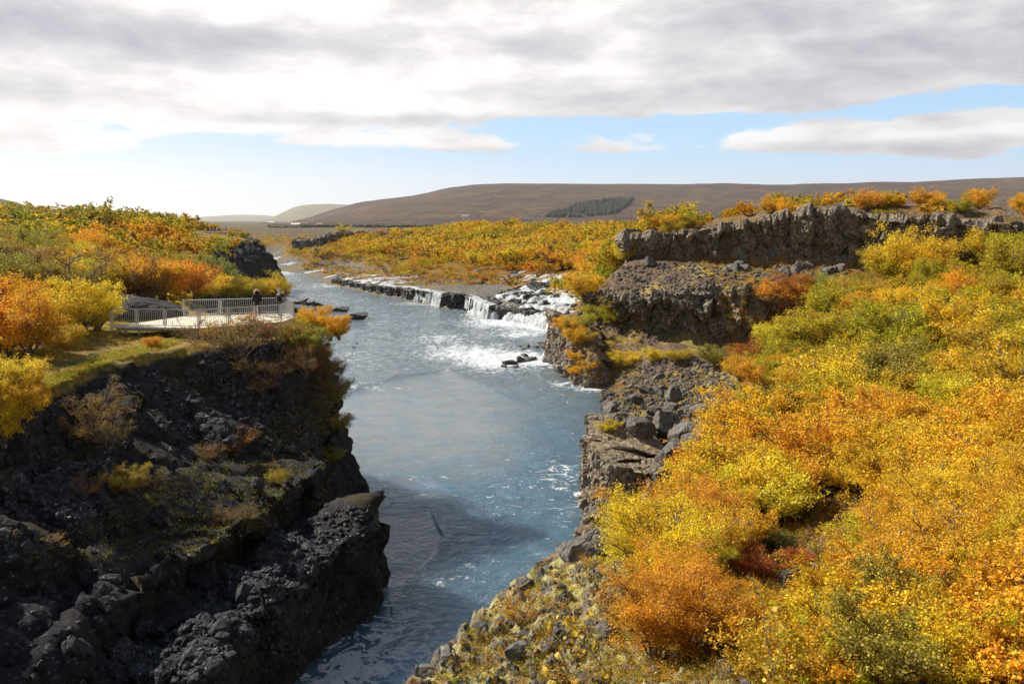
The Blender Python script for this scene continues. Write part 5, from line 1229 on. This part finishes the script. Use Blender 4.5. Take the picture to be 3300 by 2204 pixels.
mountain('mountain', s_([(380,504),(440,499),(480,495),(520,493),(560,491.5),(600,492.5),(640,496),(700,504)]), 3, 14000, 17000, M_hill2, 120, 30, 8)
mountain('mountain', s_([(-500,470),(-200,440),(-40,446),(10,457),(35,463),(60,471),(90,490),(140,505)]), 6, 1900, 3200, M_hill, 120, 40, 6)
BH = bvh_of(hill)
def hhit(u, v):
    h = BH.ray_cast(Vector((0, 0, CAMZ)), Vector(raydir(u, v)).normalized()); return h[0]
# conifer plantation on the hillside
pts = []
plp = np.array(s_([(1252,497),(1290,484),(1330,470),(1390,460),(1452,455),(1440,472),(1410,490),(1330,498)]))
while len(pts) < 2600:
    u, v = rng.uniform(plp.min(0), plp.max(0)); c = False
    for i in range(len(plp)):
        (x1, y1), (x2, y2) = plp[i], plp[i-1]
        if (y1 > v) != (y2 > v) and u < (x2-x1)*(v-y1)/(y2-y1)+x1: c = not c
    if c:
        h = hhit(u, v); (pts.append(h) if h and fbm(np.array([[u*.12, v*.35, 0]]), 3, 431)[0] > .36 else pts.append(Vector((0, 0, -99)))) if h else pts.append(Vector((0, 0, -99)))
V = []; Fc = []; n = 0
for q in pts:
    if q.z < -50: continue
    r = rng.uniform(7, 12); hh = rng.uniform(10, 18); a = np.arange(5)*2*math.pi/5+rng.uniform(0, 1); ring = np.stack([q.x+r*np.cos(a), q.y+r*np.sin(a), np.full(5, q.z-2)], 1); mid = np.stack([q.x+r*.55*np.cos(a+.5), q.y+r*.55*np.sin(a+.5), np.full(5, q.z+hh*.5)], 1); tp = np.array([[q.x, q.y, q.z+hh]]).repeat(5, 0)
    V += [ring, mid, tp]; i = np.arange(5); j = (i+1) % 5; Fc += [np.stack([i, j, j+5, i+5], 1)+n, np.stack([i+5, j+5, j+10, i+10], 1)+n]; n += 15
o = mesh_np('conifer_plantation', np.concatenate(V), np.concatenate(Fc), simple('conifer_green', (.05, .058, .046), .95, 0, .1, .2)); tag(o, 'dark green conifer plantation on the slope of the long brown hill', 'plantation', kind='stuff')
# low dark wood along the foot of the hill
V = []; Fc = []; n = 0
for i in range(2600):
    u = rng.uniform(270, 720); v = rng.uniform(223.6, 226.5); Yd = rng.uniform(1500, 2500); q = PY(u, v, Yd); z = 4.5; r = rng.uniform(5, 11); hh = rng.uniform(3, 7)*(1 if u > 300 else .5); a = np.arange(5)*2*math.pi/5
    V += [np.stack([q[0]+r*np.cos(a), q[1]+r*np.sin(a), np.full(5, z-1)], 1), np.stack([q[0]+r*.7*np.cos(a+.4), q[1]+r*.7*np.sin(a+.4), np.full(5, z+hh*.7)], 1), np.array([[q[0], q[1], z+hh]]).repeat(5, 0)]; k = np.arange(5); j = (k+1) % 5; Fc += [np.stack([k, j, j+5, k+5], 1)+n, np.stack([k+5, j+5, j+10, k+10], 1)+n]; n += 15
o = mesh_np('distant_wood', np.concatenate(V), np.concatenate(Fc), simple('dull_wood', (.075, .058, .03), .95, 0, .05, .25)); tag(o, 'low dull brown wood along the foot of the long hill', 'wood', kind='stuff')
# farmhouses
M_white = simple('white_wall', (.75, .75, .73), .8); M_roof = simple('grey_roof', (.30, .31, .33), .7); M_redroof = simple('red_roof', (.25, .07, .05), .7); M_glass = simple('dark_glass', (.03, .035, .04), .3)
def house(u, v, Y, L_, W_, Hh, roof, label, rz=0.):
    q = PY(u, v, Y); z = 4.3
    hq = hhit(u, v)
    if hq is not None and v < 222: q = hq; z = hq.z-.5
    e = empty('farmhouse', (q[0], q[1], z), rz); tag(e, label, 'house', 'farm buildings on the plain'); mb = MB(); mb.box((0, 0, Hh/2), (L_, W_, Hh)); mb.add([(-L_/2,-W_/2,Hh),(-L_/2,W_/2,Hh),(-L_/2,0,Hh+W_*.3)], [(0,1,2)]); mb.add([(L_/2,-W_/2,Hh),(L_/2,W_/2,Hh),(L_/2,0,Hh+W_*.3)], [(2,1,0)]); mb.build('wall', M_white, e)
    mb = MB(); o_ = .6
    for s in (-1, 1): mb.add([(-L_/2-o_,s*(W_/2+o_),Hh-.3),(L_/2+o_,s*(W_/2+o_),Hh-.3),(L_/2+o_,0,Hh+W_*.3+.25),(-L_/2-o_,0,Hh+W_*.3+.25)], [(0,1,2,3)])
    mb.build('roof', roof, e)
    for i in range(3): mb = MB(); mb.box(((i-1)*L_*.3, -W_/2-.03, Hh*.5), (L_*.08, .1, Hh*.35)); mb.build('window', M_glass, e)
    return e
for args in [(465,217.3,4200,26,11,7,M_roof,'long white farm building standing highest on the brown hillside'),(413,222.2,3000,22,11,5,M_roof,'grey-roofed barn at the foot of the hill, right of centre'),(394,223.0,2700,26,12,5,M_white,'low white building at the foot of the hill near the green field'),
        (296,224.6,2300,26,10,3,M_white,'long low white shed left on the plain'),(318,225.4,2100,20,9,3,M_white,'white shed nearest to the lava field'),(306,223.3,2800,20,9,5,M_redroof,'small white farmhouse on the plain, left of the nearest shed'),(330,222.6,2900,24,10,5,M_roof,'cluster-end farmhouse with grey roof below the hill toe'),(312,221.6,3400,26,10,5,M_redroof,'red-roofed farmhouse at the toe of the pale hill'),(271,221.6,4200,34,12,4,M_white,'farthest white farm building at the left on the plain')]: house(*args)
log('hills')
# ------------------------------------------------------------------ haze
mb = MB(); mb.box((0, 6000, 420), (44000, 25000, 870)); 
hz, nt, out = newmat('haze'); pv = nt.nodes.new('ShaderNodeVolumePrincipled'); pv.inputs['Color'].default_value = (.95, .97, 1, 1); pv.inputs['Density'].default_value = HAZE; pv.inputs['Anisotropy'].default_value = .35; nt.links.new(pv.outputs[0], out.inputs['Volume'])
ho = mb.build('haze', hz); tag(ho, 'thin pale haze in the air over the whole valley', 'haze', kind='stuff')
# ------------------------------------------------------------------ sky and sun
SAZ, SEL = math.radians(-64), math.radians(41)
sv = Vector((math.sin(SAZ)*math.cos(SEL), math.cos(SAZ)*math.cos(SEL), math.sin(SEL)))
sd = bpy.data.lights.new('sun', 'SUN'); sd.energy = 5.0; sd.angle = math.radians(.5); sd.color = (1, .93, .82); so = bpy.data.objects.new('sun', sd); COL.objects.link(so); so.rotation_euler = (-sv).to_track_quat('-Z', 'Y').to_euler()
W = bpy.data.worlds.new('World'); scene.world = W; W.use_nodes = True; nt = W.node_tree; nt.nodes.clear(); N = NT(nt); out = nt.nodes.new('ShaderNodeOutputWorld'); bg = nt.nodes.new('ShaderNodeBackground'); nt.links.new(bg.outputs[0], out.inputs[0])
skyn = N.n('ShaderNodeTexSky'); skyn.sky_type = 'NISHITA'; skyn.sun_disc = False; skyn.sun_elevation = SEL; skyn.sun_rotation = SAZ % (2*math.pi); skyn.air_density = 1.0; skyn.dust_density = .6
skyc = N.vmath('MULTIPLY', skyn.outputs[0], (.08, .08, .08))
tcw = N.n('ShaderNodeTexCoord').outputs['Generated']; sx = N.n('ShaderNodeSeparateXYZ'); N.set(sx.inputs[0], tcw)
az = N.math('ARCTAN2', sx.outputs[0], sx.outputs[1]); el = N.math('ARCSINE', sx.outputs[2])
def comb(x, y, z=0.):
    o = N.n('ShaderNodeCombineXYZ'); N.set(o.inputs[0], x); N.set(o.inputs[1], y); N.set(o.inputs[2], z); return o.outputs[0]
# cloud deck coordinates: flat layer overhead, so clouds crowd together towards the horizon
inv = N.math('DIVIDE', 1., N.math('ADD', N.math('MAXIMUM', sx.outputs[2], 0.), .10)); pl_ = comb(N.math('MULTIPLY', sx.outputs[0], inv), N.math('MULTIPLY', sx.outputs[1], inv))
elw = N.math('POWER', N.math('MAXIMUM', el, .0001), .75)      # finer layering low in the sky
ang = comb(az, N.math('MULTIPLY', elw, 2.6)); ang = N.vmath('ADD', ang, N.vmath('MULTIPLY', N.noise(ang, 3., 3, .5, out=1), (.10, .05, 0)))
nA = N.noise(ang, 4.0, 10, .6, 0); nB = N.noise(pl_, 1.3, 8, .6, .2); nC = N.noise(N.vmath('MULTIPLY', ang, (1., .8, 1.)), 9, 9, .6, 0); nD = N.noise(comb(az, N.math('MULTIPLY', elw, 4.2)), 3.0, 10, .58, 0)
def g2(X, Yp, rx, ry, amp):     # soft bump round a compass direction; picture numbers used only to read the angles off
    a0 = math.atan((X-1174)/1826); e0 = math.atan((505-Yp)/1826*math.cos(a0)); ra = rx/1826; re = ry/1826
    dx = N.math('DIVIDE', N.math('SUBTRACT', az, a0), ra); dy = N.math('DIVIDE', N.math('SUBTRACT', el, e0), re)
    q = N.math('ADD', N.math('MULTIPLY', dx, dx), N.math('MULTIPLY', dy, dy)); return N.math('MULTIPLY', N.math('EXPONENT', N.math('MULTIPLY', q, -1.)), amp)
def total(L_, start=0.):
    r = start
    for q in L_: r = N.math('ADD', r, g2(*q))
    return r
cover = N.math('ADD', N.math('MULTIPLY', N.math('SUBTRACT', nA, .5), 1.6), N.math('MULTIPLY', N.math('SUBTRACT', nC, .5), 1.3))
cover = N.math('ADD', cover, N.mr(el, .070, .150, -.62, .55))
cover = total([(1880,332,500,36,.85),(2330,315,280,46,.55),(1560,350,230,14,.25),(150,325,330,50,.62),(300,350,260,18,.25),(960,343,330,26,.62),(700,290,600,40,.25),(1480,292,330,20,-.34),(1960,262,300,20,-.36),(2230,222,190,18,-.30),(1230,300,110,22,-.25),(230,300,130,20,-.22),
      (560,345,150,18,-.1),(750,410,260,12,.42),(1540,407,120,8,.36),(1750,408,60,10,.5),(1900,408,90,11,.5),(1660,404,40,8,.45),(2090,388,60,6,.4),(2230,394,40,7,.45),(420,425,60,10,.4),(560,428,40,6,.35)], cover)
mask = N.mr(cover, .0, .20)
shade = N.math('ADD', N.math('MULTIPLY', N.math('SUBTRACT', nD, .5), 1.3), N.math('MULTIPLY', N.math('SUBTRACT', nC, .5), 1.5))
shade = N.math('ADD', N.math('ADD', shade, -.01), N.math('MULTIPLY', N.math('SUBTRACT', nA, .5), 1.0))
shade = total([(430,115,340,42,.50),(150,225,320,28,.42),(80,40,160,60,.25),(1000,283,360,12,.36),(1750,70,800,110,.32),(1900,215,600,40,.16),(2250,120,300,120,.10),(1350,225,400,34,.12),(1950,350,460,16,.34),(950,352,300,8,.2),(700,290,200,8,.2),
     (600,225,380,44,-.34),(350,285,400,36,-.22),(800,40,420,50,-.26),(300,10,220,30,-.2),(1080,180,230,34,-.22),(1330,180,120,26,-.35),(1650,312,260,16,-.3),(2100,315,260,12,-.2),(1150,90,200,40,-.12),(560,75,60,14,-.3),(400,345,300,30,-.2)], shade)
ccol = N.ramp(N.mr(shade, -.5, .75, 0, 1, 'LINEAR'), [(0, (1.10, 1.08, 1.05)), (.3, (.99, .965, .95)), (.48, (.80, .775, .78)), (.70, (.62, .605, .65)), (1, (.44, .44, .52))])
bl = N.mix(N.mr(el, .0, .10), (.86, .93, .99), (.50, .76, 1.02)); bl = N.mix(N.mr(el, .09, .2), bl, (.36, .62, .98))
bl = N.mix(N.math('MULTIPLY', N.mr(az, .15, -.55), N.mr(el, .14, .0, .1, .9)), bl, (1.0, .99, .965))
skymix = N.mix(mask, bl, ccol)
# behind and above the camera: broken cloud over the same blue
over = N.mix(N.mr(nB, .5, .7), skyc, (.5, .5, .54)); skymix = N.mix(N.mr(el, .28, .38), skymix, over)
skymix = N.vmath('MULTIPLY', skymix, (SKYK, SKYK, SKYK))
N.set(bg.inputs[0], skymix); bg.inputs[1].default_value = 1.0
# ------------------------------------------------------------------ labels and groups
groups = {}
ZN = {'scree': ('boulders along the right river edge', 'boulder'), 'block': ('boulders round the big square rock on the right bank', 'boulder'), 'under_cliff': ('boulders lying under the upper lava cliff', 'boulder'), 'by_fall': ('boulders beside the right waterfall', 'boulder'),
      'left_cliff': ('boulders on the shaded left gorge wall', 'boulder'), 'moss': ('rocks in the moss of the near slope', 'rock'), 'river': ('rocks standing in the river', 'rock'), 'river_far': ('rocks at the left river edge past the platform', 'rock'), 'cascade': ('wet rocks in the cascades', 'rock'), 'far_shore': ('rocks along the far shore', 'rock')}
SZ = {'left_front': ('shrubs behind and left of the platform', 'on the left bank'), 'left_rim': ('shrubs on the cliff edge round the platform', 'beside the platform'), 'left_cliff': ('shrubs on the shaded left gorge wall', 'on the left gorge wall'), 'left_hill': ('shrubs on the left hill', 'on the left hill'), 'left_skyline': ('shrubs on the left skyline', 'on the left skyline'),
      'far_bank': ('shrubs on the far bank above the falls', 'on the far bank'), 'cliff_top': ('shrubs on top of the lava cliff', 'atop the lava cliff'), 'right_slope': ('shrubs on the right slope', 'on the right slope'), 'right_mid': ('shrubs on the rocky right bank', 'on the rocky right bank')}
from collections import defaultdict
bpy.context.view_layer.update()
cells = defaultdict(list)
for t in THINGS:
    o, kind, zone, s = t[:4]; u, v, _ = proj(np.array([o.location[:]])); u = float(u[0]); v = float(v[0])
    if kind == 'shrub': z_, where = SZ[zone]; tag(o, None, 'shrub', z_)
    else: z_, kw = ZN[zone]; tag(o, None, 'rock' if kw == 'rock' else 'boulder', z_)
    cells[(kind, zone)].append((o, u, v, s, t[4] if len(t) > 4 else ''))
COLW = ['far left', 'left', 'middle-left', 'middle', 'middle-right', 'right', 'far right']
ROWW = ['topmost', 'upper', 'middle', 'lower', 'lowest']
NUM = ['first', 'second', 'third', 'fourth', 'fifth', 'sixth', 'seventh', 'eighth', 'ninth', 'tenth']
for (kind, zone), L_ in cells.items():
    vs = sorted(q[2] for q in L_); nrow = min(5, max(1, len(L_)//8)); rows_ = defaultdict(list)
    for q in L_:
        r = min(nrow-1, int(nrow*sum(1 for a in vs if a < q[2])/len(vs))); rows_[r].append(q)
    for r, R in rows_.items():
        byc = defaultdict(list)
        for q in R: byc[(q[4], 'large' if q[3] > np.percentile([a[3] for a in L_], 66) else 'small' if q[3] < np.percentile([a[3] for a in L_], 33) else 'medium')].append(q)
        rw = '' if nrow == 1 else {2: ['upper', 'lower'], 3: ['upper', 'middle', 'lower'], 4: ['top', 'upper', 'lower', 'bottom'], 5: ['top', 'upper', 'middle', 'lower', 'bottom']}[nrow][r]
        for (cw, szw), C in byc.items():
            C.sort(key=lambda q: q[1])
            for i, (o, u, v, s, _c) in enumerate(C):
                if o.get('label'): continue
                if kind == 'shrub': nm = o.name.split('.')[0].replace('_', ' '); base = f"{szw} {cw} {nm} {SZ[zone][1]}"
                else:
                    adj = 'dark wet' if zone in ('river', 'cascade', 'river_far', 'far_shore') else 'grey angular' if zone in ('scree', 'block', 'under_cliff', 'by_fall') else 'shaded dark' if zone == 'left_cliff' else 'grey lava'
                    plc = {'scree': 'on the right river shore', 'block': 'near the big square rock', 'under_cliff': 'under the upper lava cliff', 'by_fall': 'beside the right waterfall', 'left_cliff': 'on the left gorge wall', 'moss': 'in the near moss', 'river': 'in the river', 'river_far': 'at the left river edge', 'cascade': 'in the white cascades', 'far_shore': 'on the far shore'}[zone]
                    base = f"{szw} {adj} {'boulder' if ZN[zone][1] == 'boulder' else 'rock'} {plc}"
                tail = (f", {rw} row" if rw else '')
                if len(C) > 1: tail += f", {NUM[i] if i < 10 else 'late'} from left" if len(C) <= 10 else f", {NUM[min(9, i*10//len(C))]} tenth from left"
                o['label'] = base+tail
# ------------------------------------------------------------------ render settings
vs = scene.view_settings; vs.view_transform = 'Standard'; vs.look = 'None'; vs.exposure = EXPO; vs.gamma = 1
scene.cycles.max_bounces = 6; scene.cycles.diffuse_bounces = 3; scene.cycles.glossy_bounces = 3; scene.cycles.transmission_bounces = 4; scene.cycles.volume_bounces = 0; scene.cycles.transparent_max_bounces = 6
scene.cycles.use_adaptive_sampling = True; scene.cycles.adaptive_threshold = .02
scene.cycles.sample_clamp_indirect = 4
log('done', len(bpy.data.objects), 'objects')
